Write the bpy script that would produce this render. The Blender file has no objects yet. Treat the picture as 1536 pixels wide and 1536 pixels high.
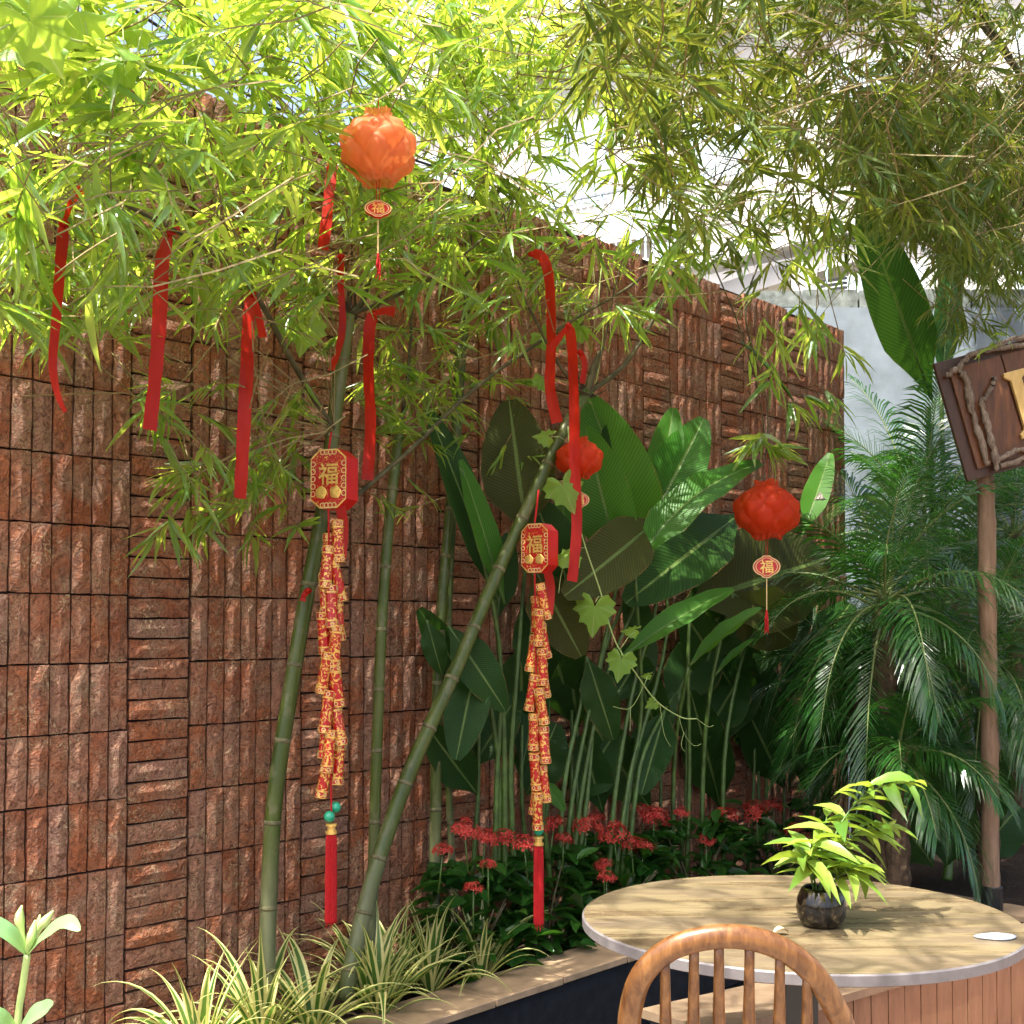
import bpy, math, random
import numpy as np
from mathutils import Vector as V, Matrix as Mx, Quaternion as Q
random.seed(7); np.random.seed(7)
R = math.radians
U = random.uniform
SC = bpy.context.scene
COL = SC.collection

# ------------------------------------------------------------------ camera
F, PITCH, PPX, PPY = 1757.0, R(2.0), 768.0, 879.0       # focal length and principal point for a 1536 px frame
CAM = V((0, 0, 1.45))
cd = bpy.data.cameras.new('camera'); cam = bpy.data.objects.new('camera', cd); COL.objects.link(cam)
cd.sensor_width = 36; cd.lens = 36 * F / 1536; cd.shift_y = (PPY - 768) / 1536
cd.clip_start = 0.05; cd.clip_end = 500
cam.location = CAM; cam.rotation_euler = (R(90) + PITCH, 0, 0)
SC.camera = cam

# ------------------------------------------------------------------ sky, sun, exposure
SUN_H = V((-0.67, -0.74, 0)).normalized(); SUN_EL = R(66)
w = bpy.data.worlds.new('World'); SC.world = w; w.use_nodes = True
wn = w.node_tree.nodes; wl = w.node_tree.links
sky = wn.new('ShaderNodeTexSky'); sky.sky_type = 'NISHITA'; sky.sun_disc = False
sky.sun_elevation = SUN_EL; sky.sun_rotation = math.atan2(SUN_H.x, SUN_H.y)
sky.air_density = .7; sky.dust_density = 6.0; sky.ozone_density = .5
wl.new(sky.outputs[0], wn['Background'].inputs[0]); wn['Background'].inputs[1].default_value = 0.135
sl = bpy.data.lights.new('sun', 'SUN'); sl.energy = 3.3; sl.angle = R(0.55); sl.color = (1, .955, .86)
so = bpy.data.objects.new('sun', sl); COL.objects.link(so)
SUN = V((SUN_H.x * math.cos(SUN_EL), SUN_H.y * math.cos(SUN_EL), math.sin(SUN_EL)))
so.rotation_euler = (-SUN).to_track_quat('-Z', 'Y').to_euler(); so.location = SUN * 20
SC.view_settings.view_transform = 'Standard'; SC.view_settings.look = 'None'
SC.view_settings.exposure = 2.18; SC.view_settings.gamma = 1.0
SC.cycles.use_denoising = True
SC.cycles.use_adaptive_sampling = True; SC.cycles.adaptive_threshold = .02
SC.cycles.max_bounces = 6; SC.cycles.transmission_bounces = 4; SC.cycles.transparent_max_bounces = 8

# ------------------------------------------------------------------ places
W0 = V((-1.683, 3.85, 0)); WD = V((.694, .720, 0)).normalized(); WNN = V((WD.y, -WD.x, 0))   # brick wall: start, run, courtyard normal
def W(s, n, z): return W0 + WD * s + WNN * n + V((0, 0, z))
cp, sp = math.cos(PITCH), math.sin(PITCH)
def ray(px, py):
    u = (px - PPX) / F; v = (PPY - py) / F
    return V((u, cp - sp * v, sp + cp * v))
def PY(px, py, Y): d = ray(px, py); return CAM + d * (Y / d.y)
def PZ(px, py, z): d = ray(px, py); return CAM + d * ((z - CAM.z) / d.z)
def PN(px, py, n):
    d = ray(px, py); return CAM + d * ((n - (CAM - W0).dot(WNN)) / d.dot(WNN))
def pix(p):
    q = p - CAM; z = q.y * cp + q.z * sp; y = -q.y * sp + q.z * cp
    return PPX + F * q.x / z, PPY - F * y / z, z

# ------------------------------------------------------------------ mesh helpers
def wm(o):
    m = o.matrix_basis.copy()
    if o.parent: m = wm(o.parent) @ o.matrix_parent_inverse @ m
    return m
def par(o, p):
    o.parent = p; o.matrix_parent_inverse = wm(p).inverted()
def tag(o, label=None, cat=None, group=None, kind=None):
    if label: o['label'] = label
    if cat: o['category'] = cat
    if group: o['group'] = group
    if kind: o['kind'] = kind
    return o
def thing(name, label, cat, loc, group=None):
    o = bpy.data.objects.new(name, None); COL.objects.link(o); o.location = loc; o.empty_display_size = .1
    return tag(o, label, cat, group)
class MB:
    def __init__(s): s.v = []; s.f = []; s.uv = []; s.mi = []
    def add(s, v, f, uv=None, mi=0):
        k = len(s.v); s.v += [tuple(x) for x in v]; s.f += [tuple(i + k for i in q) for q in f]
        s.uv += list(uv) if uv else [(0, 0)] * len(v); s.mi += [mi] * len(f); return s
    def box(s, c, ex, ey, ez, mi=0):            # centre and three half-extent vectors
        v = [c + ex * a + ey * b + ez * d for d in (-1, 1) for b in (-1, 1) for a in (-1, 1)]
        return s.add(v, [(0, 2, 3, 1), (4, 5, 7, 6), (0, 1, 5, 4), (2, 6, 7, 3), (0, 4, 6, 2), (1, 3, 7, 5)], None, mi)
    def tube(s, pts, rad, k=6, mi=0, cap=True, ell=None, up=None):
        pts = [V(p) for p in pts]; n = len(pts)
        if not hasattr(rad, '__len__'): rad = [rad] * n
        v = []; uv = []; ref = V(up) if up else V((.31, .17, .93)); L = 0
        for i in range(n):
            t = (pts[min(i + 1, n - 1)] - pts[max(i - 1, 0)])
            t = t.normalized() if t.length > 1e-9 else V((0, 0, 1))
            a = t.cross(ref)
            if a.length < .05: a = t.cross(V((1, 0, 0)))
            a.normalize(); b = t.cross(a)
            if i: L += (pts[i] - pts[i - 1]).length
            ka, kb = ell if ell else (1, 1)
            for j in range(k):
                an = 2 * math.pi * j / k
                v.append(pts[i] + (a * math.cos(an) * ka + b * math.sin(an) * kb) * rad[i]); uv.append((j / k, L))
        f = [(i * k + j, i * k + (j + 1) % k, (i + 1) * k + (j + 1) % k, (i + 1) * k + j) for i in range(n - 1) for j in range(k)]
        if cap: f += [tuple(range(k))[::-1], tuple((n - 1) * k + j for j in range(k))]
        return s.add(v, f, uv, mi)
    def lathe(s, c, prof, k=16, ax=None, mi=0, wob=None):   # prof: (radius, height)
        ax = (ax or V((0, 0, 1))).normalized(); a = ax.orthogonal().normalized(); b = ax.cross(a); v = []
        for i, (r, h) in enumerate(prof):
            for j in range(k):
                an = 2 * math.pi * j / k; rr = r * (wob(i, j) if wob else 1)
                v.append(c + ax * h + (a * math.cos(an) + b * math.sin(an)) * rr)
        n = len(prof)
        f = [(i * k + j, i * k + (j + 1) % k, (i + 1) * k + (j + 1) % k, (i + 1) * k + j) for i in range(n - 1) for j in range(k)]
        f += [tuple(range(k))[::-1], tuple((n - 1) * k + j for j in range(k))]
        return s.add(v, f, None, mi)
    def prism(s, pts, ext, mi=0):               # polygon (list of V) pushed along ext
        n = len(pts); v = list(pts) + [p + ext for p in pts]
        f = [tuple(range(n))[::-1], tuple(range(n, 2 * n))] + [(i, (i + 1) % n, n + (i + 1) % n, n + i) for i in range(n)]
        return s.add(v, f, None, mi)
    def mesh(s, name, mats, smooth=False):
        m = bpy.data.meshes.new(name); m.from_pydata(s.v, [], s.f)
        for x in (mats if isinstance(mats, (list, tuple)) else [mats]): m.materials.append(x)
        u = m.uv_layers.new(name='UVMap'); li = np.zeros(len(m.loops), dtype=np.int32); m.loops.foreach_get('vertex_index', li)
        u.data.foreach_set('uv', np.array(s.uv, dtype=np.float32)[li].ravel())
        m.polygons.foreach_set('material_index', np.array(s.mi, dtype=np.int32))
        m.polygons.foreach_set('use_smooth', np.full(len(s.f), bool(smooth)))
        m.update(); return m
    def build(s, name, mats, parent=None, smooth=False):
        return mob(name, s.mesh(name, mats, smooth), parent)
def mob(name, me, parent=None, mat=None):
    o = bpy.data.objects.new(name, me); COL.objects.link(o)
    if mat is not None: o.matrix_basis = mat
    if parent: par(o, parent)
    return o
def crom(P, k=6):                                # smooth curve through points (tuples of any length)
    P = [np.array(p, float) for p in P]; out = []
    for i in range(len(P) - 1):
        a, b, c, d = P[max(i - 1, 0)], P[i], P[i + 1], P[min(i + 2, len(P) - 1)]
        for j in range(k):
            t = j / k
            out.append(.5 * (2 * b + (c - a) * t + (2 * a - 5 * b + 4 * c - d) * t * t + (3 * b - a - 3 * c + d) * t ** 3))
    out.append(P[-1]); return out
def crv(P, k=6): return [V(x[:3]) for x in crom(P, k)]
def pnpath(L, k=6): return crv([PN(*q) for q in L], k)     # pixel x, y and distance from the wall
def sheet(mb, path, hw, nrm, fold=.15, cols=5, wave=0, wseed=0, mi=0):   # a leaf or ribbon blade along a path
    n = len(path); v = []; uv = []
    for i, p in enumerate(path):
        t = (path[min(i + 1, n - 1)] - path[max(i - 1, 0)]).normalized()
        N = nrm(i / (n - 1)) if callable(nrm) else nrm
        sd = t.cross(N)
        if sd.length < 1e-4: sd = t.orthogonal()
        sd.normalize(); nn = sd.cross(t); h = hw(i / (n - 1))
        for j in range(cols):
            u = 2 * j / (cols - 1) - 1
            wv = wave * h * math.sin(i * 1.25 + wseed + (2 if u > 0 else 0)) * u * u
            v.append(p + sd * u * h + nn * (abs(u) * h * fold + wv)); uv.append((j / (cols - 1), i / (n - 1)))
    f = [(i * cols + j, i * cols + j + 1, (i + 1) * cols + j + 1, (i + 1) * cols + j) for i in range(n - 1) for j in range(cols - 1)]
    return mb.add(v, f, uv, mi)
def unit_leaf(name, mat, rows, cols3=True, droop=.2, fold=.05, smooth=True):   # blade along +Y, length 1, width 1
    mb = MB(); v = []; uv = []; f = []
    for t, h in rows:
        z = -droop * t * t
        v += [(-h, t, z + fold * h), (0, t, z), (h, t, z + fold * h)]; uv += [(.5 - h, t), (.5, t), (.5 + h, t)]
    n = len(rows)
    for i in range(n - 1): f += [(3 * i, 3 * i + 1, 3 * i + 4, 3 * i + 3), (3 * i + 1, 3 * i + 2, 3 * i + 5, 3 * i + 4)]
    mb.add(v, f, uv); return mb.mesh(name, mat, smooth)
def frame(pos, d, L, wd, up=V((0, 0, 1)), roll=0.0):
    y = d.normalized(); x = y.cross(up)
    if x.length < .05: x = y.cross(V((1, .2, 0)))
    x.normalize(); x = Q(y, roll) @ x; z = x.cross(y)
    m = Mx.Identity(4)
    for i in range(3): m[i][0] = x[i] * wd; m[i][1] = y[i] * L; m[i][2] = z[i] * L; m[i][3] = pos[i]
    return m
def bulk(name, units, mats4, mat, parent):       # many blades joined into one mesh: kind stuff
    vs, fs, uvs, off = [], [], [], 0
    for k, um in enumerate(units):
        sel = [np.array(m) for i, m in enumerate(mats4) if i % len(units) == k]
        if not sel: continue
        A = np.array(sel); n = len(um.vertices); co = np.zeros(n * 3); um.vertices.foreach_get('co', co)
        h = np.c_[co.reshape(-1, 3), np.ones(n)]
        vv = np.einsum('aij,nj->ani', A, h)[:, :, :3].reshape(-1, 3); vs.append(vv)
        fq = np.array([p.vertices[:] for p in um.polygons])
        fs.append((fq[None] + (np.arange(len(sel)) * n)[:, None, None]).reshape(-1, 4) + off); off += len(vv)
    if not vs: return None
    vs = np.concatenate(vs); fs = np.concatenate(fs)
    m = bpy.data.meshes.new(name); m.vertices.add(len(vs)); m.vertices.foreach_set('co', vs.ravel())
    m.loops.add(fs.size); m.loops.foreach_set('vertex_index', fs.ravel().astype(np.int32))
    m.polygons.add(len(fs)); m.polygons.foreach_set('loop_start', np.arange(0, fs.size, 4, dtype=np.int32))
    m.polygons.foreach_set('use_smooth', np.ones(len(fs), bool))
    m.materials.append(mat); m.update(calc_edges=True); m.validate()
    return tag(mob(name, m, parent), kind='stuff')

# ------------------------------------------------------------------ materials
class MT:
    def __init__(s, name):
        s.m = bpy.data.materials.new(name); s.m.use_nodes = True; s.t = s.m.node_tree; s.n = s.t.nodes
        s.b = s.n['Principled BSDF']; s.out = s.n['Material Output']
    def N(s, typ, **kw):
        o = s.n.new('ShaderNode' + typ)
        for k, v in kw.items(): setattr(o, k, v)
        return o
    def L(s, a, b): s.t.links.new(a, b)
    def sock(s, node, key, x):
        if hasattr(x, 'is_linked'): s.L(x, node.inputs[key])
        else: node.inputs[key].default_value = x
    def math(s, op, a, b=0.0, c=None):
        o = s.N('Math', operation=op); s.sock(o, 0, a); s.sock(o, 1, b)
        if c is not None: s.sock(o, 2, c)
        return o.outputs[0]
    def mix(s, f, a, b, mode='MIX'):
        o = s.N('Mix', data_type='RGBA', blend_type=mode); s.sock(o, 0, f)
        for k, x in ((6, a), (7, b)):
            if hasattr(x, 'is_linked'): s.L(x, o.inputs[k])
            else: o.inputs[k].default_value = (*x, 1)
        return o.outputs[2]
    def ramp(s, f, stops, interp='LINEAR'):
        o = s.N('ValToRGB'); o.color_ramp.interpolation = interp; e = o.color_ramp.elements
        while len(e) < len(stops): e.new(.5)
        for i, (p, c) in enumerate(stops):
            e[i].position = p; e[i].color = (*c, 1) if hasattr(c, '__len__') else (c, c, c, 1)
        s.L(f, o.inputs[0]); return o.outputs[0]
    def noise(s, scale, detail=4, vec=None, rough=.55, dist=0, out=0):
        o = s.N('TexNoise'); o.inputs['Scale'].default_value = scale; o.inputs['Detail'].default_value = detail
        o.inputs['Roughness'].default_value = rough; o.inputs['Distortion'].default_value = dist
        if vec: s.L(vec, o.inputs['Vector'])
        return o.outputs[out]
    def pos(s, scale=None, rot=None):
        g = s.N('NewGeometry').outputs['Position']
        if scale is None and rot is None: return g
        o = s.N('Mapping'); s.L(g, o.inputs[0])
        if scale: o.inputs['Scale'].default_value = scale
        if rot: o.inputs['Rotation'].default_value = rot
        return o.outputs[0]
    def uv(s):
        o = s.N('SeparateXYZ'); s.L(s.N('UVMap').outputs[0], o.inputs[0]); return o.outputs[0], o.outputs[1]
    def rnd(s):
        return s.math('FRACT', s.math('ADD', s.N('ObjectInfo').outputs['Random'], s.N('NewGeometry').outputs['Random Per Island']))
    def bump(s, h, strength=.3, dist=.01):
        o = s.N('Bump'); o.inputs['Strength'].default_value = strength; o.inputs['Distance'].default_value = dist
        s.L(h, o.inputs['Height']); s.L(o.outputs[0], s.b.inputs['Normal']); return o.outputs[0]
    def col(s, c, rough=.6, spec=.5, metal=0.0):
        s.sock(s.b, 'Base Color', c if hasattr(c, 'is_linked') else (*c, 1)); s.sock(s.b, 'Roughness', rough)
        s.b.inputs['Specular IOR Level'].default_value = spec; s.b.inputs['Metallic'].default_value = metal; return s
    def translucent(s, c, fac):
        t = s.N('BsdfTranslucent'); s.sock(t, 0, c if hasattr(c, 'is_linked') else (*c, 1))
        x = s.N('MixShader'); x.inputs[0].default_value = fac
        s.L(s.b.outputs[0], x.inputs[1]); s.L(t.outputs[0], x.inputs[2]); s.L(x.outputs[0], s.out.inputs[0]); return s
def simple(name, c, rough=.6, spec=.4, metal=0.0, var=.25, scale=25, bump=0.0):
    m = MT(name); n = m.noise(scale, 5, m.pos())
    k = m.ramp(n, [(.3, tuple(x * (1 - var) for x in c)), (.7, tuple(min(1, x * (1 + var)) for x in c))])
    m.col(k, rough, spec, metal)
    if bump: m.bump(n, bump, .004)
    return m.m
def leafmat(name, cols, trans, fac=.4, rough=.38, spec=.35, var=.25, tvar=None):
    m = MT(name); r = m.rnd(); n = len(cols)
    c = m.ramp(r, [(i / max(1, n - 1), x) for i, x in enumerate(cols)])
    nz = m.noise(30, 3, m.pos()); c = m.mix(m.math('MULTIPLY', nz, var), c, tuple(x * .5 for x in cols[0]))
    m.col(c, rough, spec)
    tc = m.ramp(r, [(0, trans), (1, tvar or trans)])
    return m.translucent(tc, fac).m
def wood(name, a, b, scale=(1, 1, 12), rough=.45, rot=None, k=9.0, spec=.4, bumps=.15):
    m = MT(name); p = m.pos(scale, rot); n1 = m.noise(k, 6, p, .6, .6); n2 = m.noise(k * 7, 3, p)
    c = m.ramp(n1, [(.3, a), (.52, tuple((x + y) / 2 for x, y in zip(a, b))), (.7, b)])
    c = m.mix(m.math('MULTIPLY', n2, .5), c, tuple(x * .55 for x in a)); m.col(c, rough, spec); m.bump(n2, bumps, .003); return m.m
def mat_brick():
    m = MT('fired_clay_brick'); r = m.rnd(); p = m.pos()
    base = m.ramp(r, [(0, (.29, .080, .026)), (.28, (.45, .140, .048)), (.5, (.37, .108, .040)), (.75, (.45, .180, .088)), (1, (.39, .190, .125))])
    big = m.noise(11, 5, p, .65, .4); rel = m.noise(30, 7, p, .60, 1.6); fine = m.noise(95, 6, p, .65, .8)
    c = m.mix(m.ramp(big, [(.42, 0.0), (.66, .85)]), base, (.36, .205, .125))
    c = m.mix(m.ramp(rel, [(.36, .75), (.48, 0.0)]), c, (.125, .034, .012))
    c = m.mix(m.ramp(fine, [(.36, .6), (.50, 0.0)]), c, (.10, .032, .014))
    patch = m.noise(10, 2, p); crust = m.noise(62, 5, p, .6, 2.2)
    k = m.math('MULTIPLY', m.ramp(patch, [(.48, 0.0), (.66, 1.0)]), m.ramp(crust, [(.53, 0.0), (.575, 1.0)]))
    c = m.mix(m.math('MULTIPLY', k, .85), c, (.64, .45, .25))
    m.col(c, .72, .4)
    h = m.math('ADD', m.math('MULTIPLY', rel, 2.2), m.math('ADD', m.math('MULTIPLY', fine, .45), m.math('MULTIPLY', k, .30)))
    m.bump(h, 1.0, .017); return m.m
def mat_table():
    m = MT('veined_wood_tabletop'); p = m.pos((.8, 7, 1), (0, 0, R(-9)))
    n1 = m.noise(2.3, 6, p, .62, .45); n2 = m.noise(7, 4, m.pos((.7, 26, 1), (0, 0, R(-7))), .6, .1)
    c = m.ramp(n1, [(.32, (.075, .052, .030)), (.43, (.140, .104, .055)), (.50, (.215, .175, .095)), (.56, (.125, .095, .058)), (.63, (.175, .14, .085)), (.74, (.085, .062, .050))])
    c = m.mix(m.math('MULTIPLY', n2, .55), c, (.095, .062, .038))
    sc = m.noise(4, 2, m.pos((30, 1.2, 1), (0, 0, R(40)))); sk = m.ramp(sc, [(.68, 0.0), (.71, .12)])
    c = m.mix(sk, c, (.40, .33, .23))
    m.col(c, m.ramp(n1, [(.3, .22), (.7, .38)]), .5); m.bump(n2, .05, .002); return m.m
def mat_heli(name, a, b, trans, fac, rough=.33):
    m = MT(name); u, v = m.uv(); r = m.rnd()
    d = m.math('ABSOLUTE', m.math('SUBTRACT', u, .5))
    vein = m.math('SINE', m.math('MULTIPLY', m.math('SUBTRACT', v, m.math('MULTIPLY', d, .32)), 260.0))
    vv = m.math('MULTIPLY', m.math('ADD', vein, 1.0), .5)
    big = m.noise(7, 4, m.pos()); c = m.mix(r, a, b); c = m.mix(m.math('MULTIPLY', big, .5), c, tuple(x * .45 for x in a))
    c = m.mix(m.math('MULTIPLY', m.ramp(vv, [(.45, 0.0), (.9, 1.0)]), .16), c, tuple(min(1, x * 1.9) for x in b))
    rib = m.ramp(d, [(.016, 1.0), (.034, 0.0)]); c = m.mix(m.math('MULTIPLY', rib, .8), c, (.17, .25, .07))
    edge = m.math('MULTIPLY', m.ramp(d, [(.475, 0.0), (.497, 1.0)]), m.ramp(m.noise(9, 3, m.pos()), [(.5, 0.0), (.6, 1.0)]))
    c = m.mix(m.math('MULTIPLY', edge, .8), c, (.23, .12, .045))
    m.col(c, rough, .16); m.bump(m.math('ADD', vv, m.math('MULTIPLY', rib, -2.0)), .35, .004)
    tc = m.mix(vv, trans, tuple(x * 1.5 for x in trans))
    return m.translucent(tc, fac).m
def mat_spider():
    m = MT('cream_margined_leaf'); u, v = m.uv(); d = m.math('ABSOLUTE', m.math('SUBTRACT', u, .5))
    s = m.math('ADD', d, m.math('MULTIPLY', m.math('SUBTRACT', m.noise(14, 2, m.pos()), .5), .12))
    k = m.ramp(s, [(.20, 0.0), (.25, 1.0)])
    g = m.ramp(m.rnd(), [(0, (.045, .115, .02)), (1, (.10, .19, .035))])
    c = m.mix(k, g, (.74, .68, .27)); m.col(c, .35, .5); m.bump(m.noise(9, 2, m.pos((14, 14, 1))), .1, .002)
    return m.translucent(m.mix(k, (.15, .33, .03), (.58, .62, .16)), .36).m
def mat_cracker(name, scale, thr):
    m = MT(name); p = m.pos(); n = m.noise(scale, 3, p, .5, 2.2)
    k = m.ramp(n, [(thr, 0.0), (thr + .025, 1.0)])
    c = m.mix(k, (.42, .006, .008), (.75, .47, .10)); m.col(c, .33, .5)
    m.sock(m.b, 'Metallic', m.math('MULTIPLY', k, .35)); m.bump(k, .2, .002); return m.m
def mat_culm():
    m = MT('bamboo_culm_skin'); r = m.rnd(); p = m.pos((1, 1, .25)); n = m.noise(9, 4, p); f = m.noise(55, 3, m.pos((1, 1, .12)))
    c = m.ramp(n, [(.3, (.040, .066, .010)), (.55, (.075, .105, .016)), (.75, (.135, .140, .035))])
    z = m.N('SeparateXYZ'); m.L(m.pos(), z.inputs[0])
    low = m.math('MULTIPLY', m.ramp(z.outputs[2], [(.25, 1.0), (.75, 0.0)]), m.ramp(n, [(.35, .2), (.65, .9)]))
    c = m.mix(low, c, (.22, .225, .14))                       # waxy bloom on the lowest joints
    c = m.mix(m.ramp(m.noise(22, 5, m.pos((1, 1, .5)), .7), [(.52, 0.0), (.64, .55)]), c, (.20, .185, .10)); c = m.mix(m.math('MULTIPLY', f, .5), c, (.03, .04, .010)); m.col(c, .36, .35); m.bump(f, .08, .003); return m.m
def mat_vine():
    m = MT('vine_leaf'); u, v = m.uv(); x = m.math('SUBTRACT', u, .5); y = m.math('SUBTRACT', v, .05); an = m.math('ARCTAN2', x, y)
    ray_ = m.math('ABSOLUTE', m.math('SINE', m.math('MULTIPLY', an, 2.6))); k = m.ramp(ray_, [(.03, 1.0), (.12, 0.0)]); n = m.noise(45, 5, m.pos(), .6)
    c = m.mix(m.rnd(), (.13, .30, .040), (.24, .40, .055)); c = m.mix(m.math('MULTIPLY', n, .55), c, (.06, .17, .02)); c = m.mix(m.math('MULTIPLY', k, .5), c, (.42, .52, .18))
    m.col(c, .42, .4); m.bump(m.math('SUBTRACT', n, k), .5, .006); return m.translucent(m.mix(k, (.58, .74, .07), (.72, .8, .2)), .5).m
M = dict(
    brick=mat_brick(), table=mat_table(), culm=mat_culm(), spider=mat_spider(),
    mortar=simple('dark_mortar', (.035, .022, .018), .95, .1, var=.4, scale=40, bump=.5),
    concrete=simple('weathered_concrete', (.19, .225, .26), .85, .2, var=.2, scale=5, bump=.3),
    block=simple('mossy_block', (.16, .18, .17), .9, .2, var=.5, scale=14, bump=.5),
    render=simple('white_render', (.50, .49, .465), .85, .2, var=.05, scale=3),
    cream=simple('cream_render', (.30, .27, .21), .85, .2, var=.08, scale=3),
    metal=simple('grey_metal', (.20, .22, .24), .5, .4, var=.2),
    rail=simple('pale_blue_paint', (.45, .60, .70), .5, .4, var=.1),
    frame=simple('window_frame', (.55, .58, .60), .5, .4, var=.1),
    soil=simple('dark_soil', (.035, .024, .016), .95, .2, var=.6, scale=60, bump=.9),
    ground=simple('bare_ground', (.09, .075, .055), .95, .2, var=.4, scale=4, bump=.4),
    cap=simple('sandstone_cap', (.34, .235, .14), .75, .3, var=.25, scale=12, bump=.25),
    black=simple('black_render', (.012, .013, .016), .6, .4, var=.5, scale=20, bump=.2),
    tile=simple('terracotta_tile', (.36, .19, .12), .6, .4, var=.22, scale=9, bump=.15),
    grout=simple('tile_grout', (.22, .19, .16), .9, .2),
    bench=wood('bench_slat_wood', (.15, .076, .038), (.24, .13, .072), (6, 6, 1), .5, k=6),
    benchtop=wood('bench_seat_wood', (.15, .10, .062), (.25, .18, .115), (1, 5, 1), .45, (0, 0, R(-46)), k=5),
    chair=wood('oiled_chair_wood', (.085, .028, .007), (.33, .150, .045), (9, 9, 1.6), .28, (R(25), 0, R(20)), k=7, spec=.5),
    board=wood('varnished_board', (.075, .026, .011), (.20, .075, .024), (7, 7, 1.2), .35, (0, R(14), 0), k=5, spec=.5),
    board2=wood('dark_varnished_board', (.042, .017, .010), (.085, .034, .018), (7, 7, 1.2), .35, (0, R(14), 0), k=5, spec=.5),
    post=wood('weathered_post', (.16, .095, .055), (.30, .20, .13), (9, 9, .7), .7, k=5, bumps=.5),
    drift=wood('driftwood', (.09, .060, .045), (.40, .315, .25), (9, 9, 2), .8, k=12, bumps=1.0),
    goldwood=wood('gold_painted_wood', (.55, .36, .12), (.72, .50, .20), (4, 4, 1), .4, k=6, bumps=.08),
    sleeve=simple('black_plastic', (.012, .012, .013), .35, .5),
    twig=simple('straw_twig', (.20, .155, .065), .7, .3, var=.5),
    branch=simple('dark_branch', (.075, .066, .030), .7, .3, var=.5, scale=18, bump=.3),
    node=simple('bamboo_node', (.125, .115, .055), .7, .3, var=.5, scale=40, bump=.4),
    stub=simple('dead_sheath', (.055, .038, .022), .9, .2, var=.5, scale=50, bump=.6),
    ribbon=None, red=simple('red_card', (.52, .008, .010), .35, .5, var=.08),
    redcord=simple('red_cord', (.40, .010, .012), .8, .3, var=.3, scale=200),
    gold=simple('gold_foil', (.78, .50, .13), .3, .6, .45, var=.2, scale=90),
    palegold=simple('pale_gold_cord', (.70, .50, .22), .6, .4, var=.2),
    jade=simple('jade_green_bead', (.02, .36, .19), .12, .7, var=.15),
    rings=simple('dark_print', (.030, .012, .020), .5, .3, var=.4, scale=90),
    ck1=mat_cracker('red_gold_paper_swirls', 46, .525), ck2=mat_cracker('red_gold_paper_ingots', 38, .545), face=mat_cracker('red_gold_paper_sprigs', 85, .60),
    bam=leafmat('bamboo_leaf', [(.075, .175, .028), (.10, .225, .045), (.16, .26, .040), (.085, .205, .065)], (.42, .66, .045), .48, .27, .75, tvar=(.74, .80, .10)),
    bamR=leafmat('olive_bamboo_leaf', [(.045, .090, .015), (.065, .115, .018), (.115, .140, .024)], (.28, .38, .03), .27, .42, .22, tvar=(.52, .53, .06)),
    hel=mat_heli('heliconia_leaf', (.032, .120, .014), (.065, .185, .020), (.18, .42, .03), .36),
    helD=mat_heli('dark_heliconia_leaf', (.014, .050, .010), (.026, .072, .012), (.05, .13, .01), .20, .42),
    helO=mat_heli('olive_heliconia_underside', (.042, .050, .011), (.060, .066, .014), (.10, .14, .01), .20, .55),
    petiole=simple('leaf_stalk', (.060, .115, .020), .45, .5, var=.4, scale=18),
    palm=leafmat('palm_leaflet', [(.012, .060, .012), (.022, .092, .017), (.042, .12, .020)], (.10, .33, .03), .22, .24, .55),
    rachis=simple('palm_rachis', (.16, .20, .06), .5, .5, var=.25),
    trunk=simple('palm_trunk', (.10, .065, .04), .9, .2, var=.5, scale=30, bump=.8),
    ixl=leafmat('ixora_leaf', [(.012, .055, .009), (.022, .088, .012), (.038, .12, .016)], (.10, .30, .02), .22, .30, .4),
    ixf=leafmat('ixora_petal', [(.42, .030, .022), (.58, .085, .055), (.46, .022, .028)], (.7, .08, .05), .25, .5, .3),
    pot=leafmat('lime_leaf', [(.045, .13, .018), (.11, .22, .030), (.20, .31, .045), (.26, .34, .060)], (.42, .55, .05), .36, .32, .5),
    vine=mat_vine(),
    fg=leafmat('pale_seedling_leaf', [(.16, .34, .14), (.20, .38, .15)], (.45, .65, .15), .4, .4, .5),
    fgs=simple('pale_stem', (.34, .44, .14), .5, .5, var=.15),
    dry=simple('dry_leaf', (.42, .32, .19), .8, .3, var=.3),
    cable=simple('black_cable', (.01, .012, .02), .5, .4), crease=simple('pale_fold_line', (.75, .30, .16), .6, .3), whitedisc=simple('reflection_white', (.42, .47, .52), .2, .5, var=.04),
    petal=simple('white_flower', (.5, .45, .38), .6, .3, var=.1),
)
def mat_ribbon():
    m = MT('red_satin_ribbon'); n = m.noise(5, 2, m.pos((3, 3, 1)))
    m.col(m.ramp(n, [(.3, (.29, .004, .002)), (.7, (.50, .016, .005))]), .40, .28)
    m.bump(m.noise(9, 3, m.pos((1.6, 1.6, .5))), .5, .02); return m.translucent((.85, .06, .012), .34).m
M['ribbon'] = mat_ribbon()
def mat_lantern(name, a, t):
    m = MT(name); n = m.noise(11, 3, m.pos()); m.col(m.mix(n, a, tuple(x * .8 for x in a)), .55, .35)
    m.bump(m.noise(26, 4, m.pos()), .3, .006); m.translucent(t, .48); x = m.N('MixShader'); x.inputs[0].default_value = .16; o = m.out.inputs[0].links[0].from_socket
    m.L(o, x.inputs[1]); m.L(m.N('BsdfTransparent').outputs[0], x.inputs[2]); m.L(x.outputs[0], m.out.inputs[0]); return m.m
M['lan'] = mat_lantern('orange_red_paper', (.60, .055, .012), (.95, .17, .025))
M['lan2'] = mat_lantern('backlit_orange_paper', (.70, .22, .08), (1.0, .40, .12))  # paler copy of the lantern paper, backlight put into its colour
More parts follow.
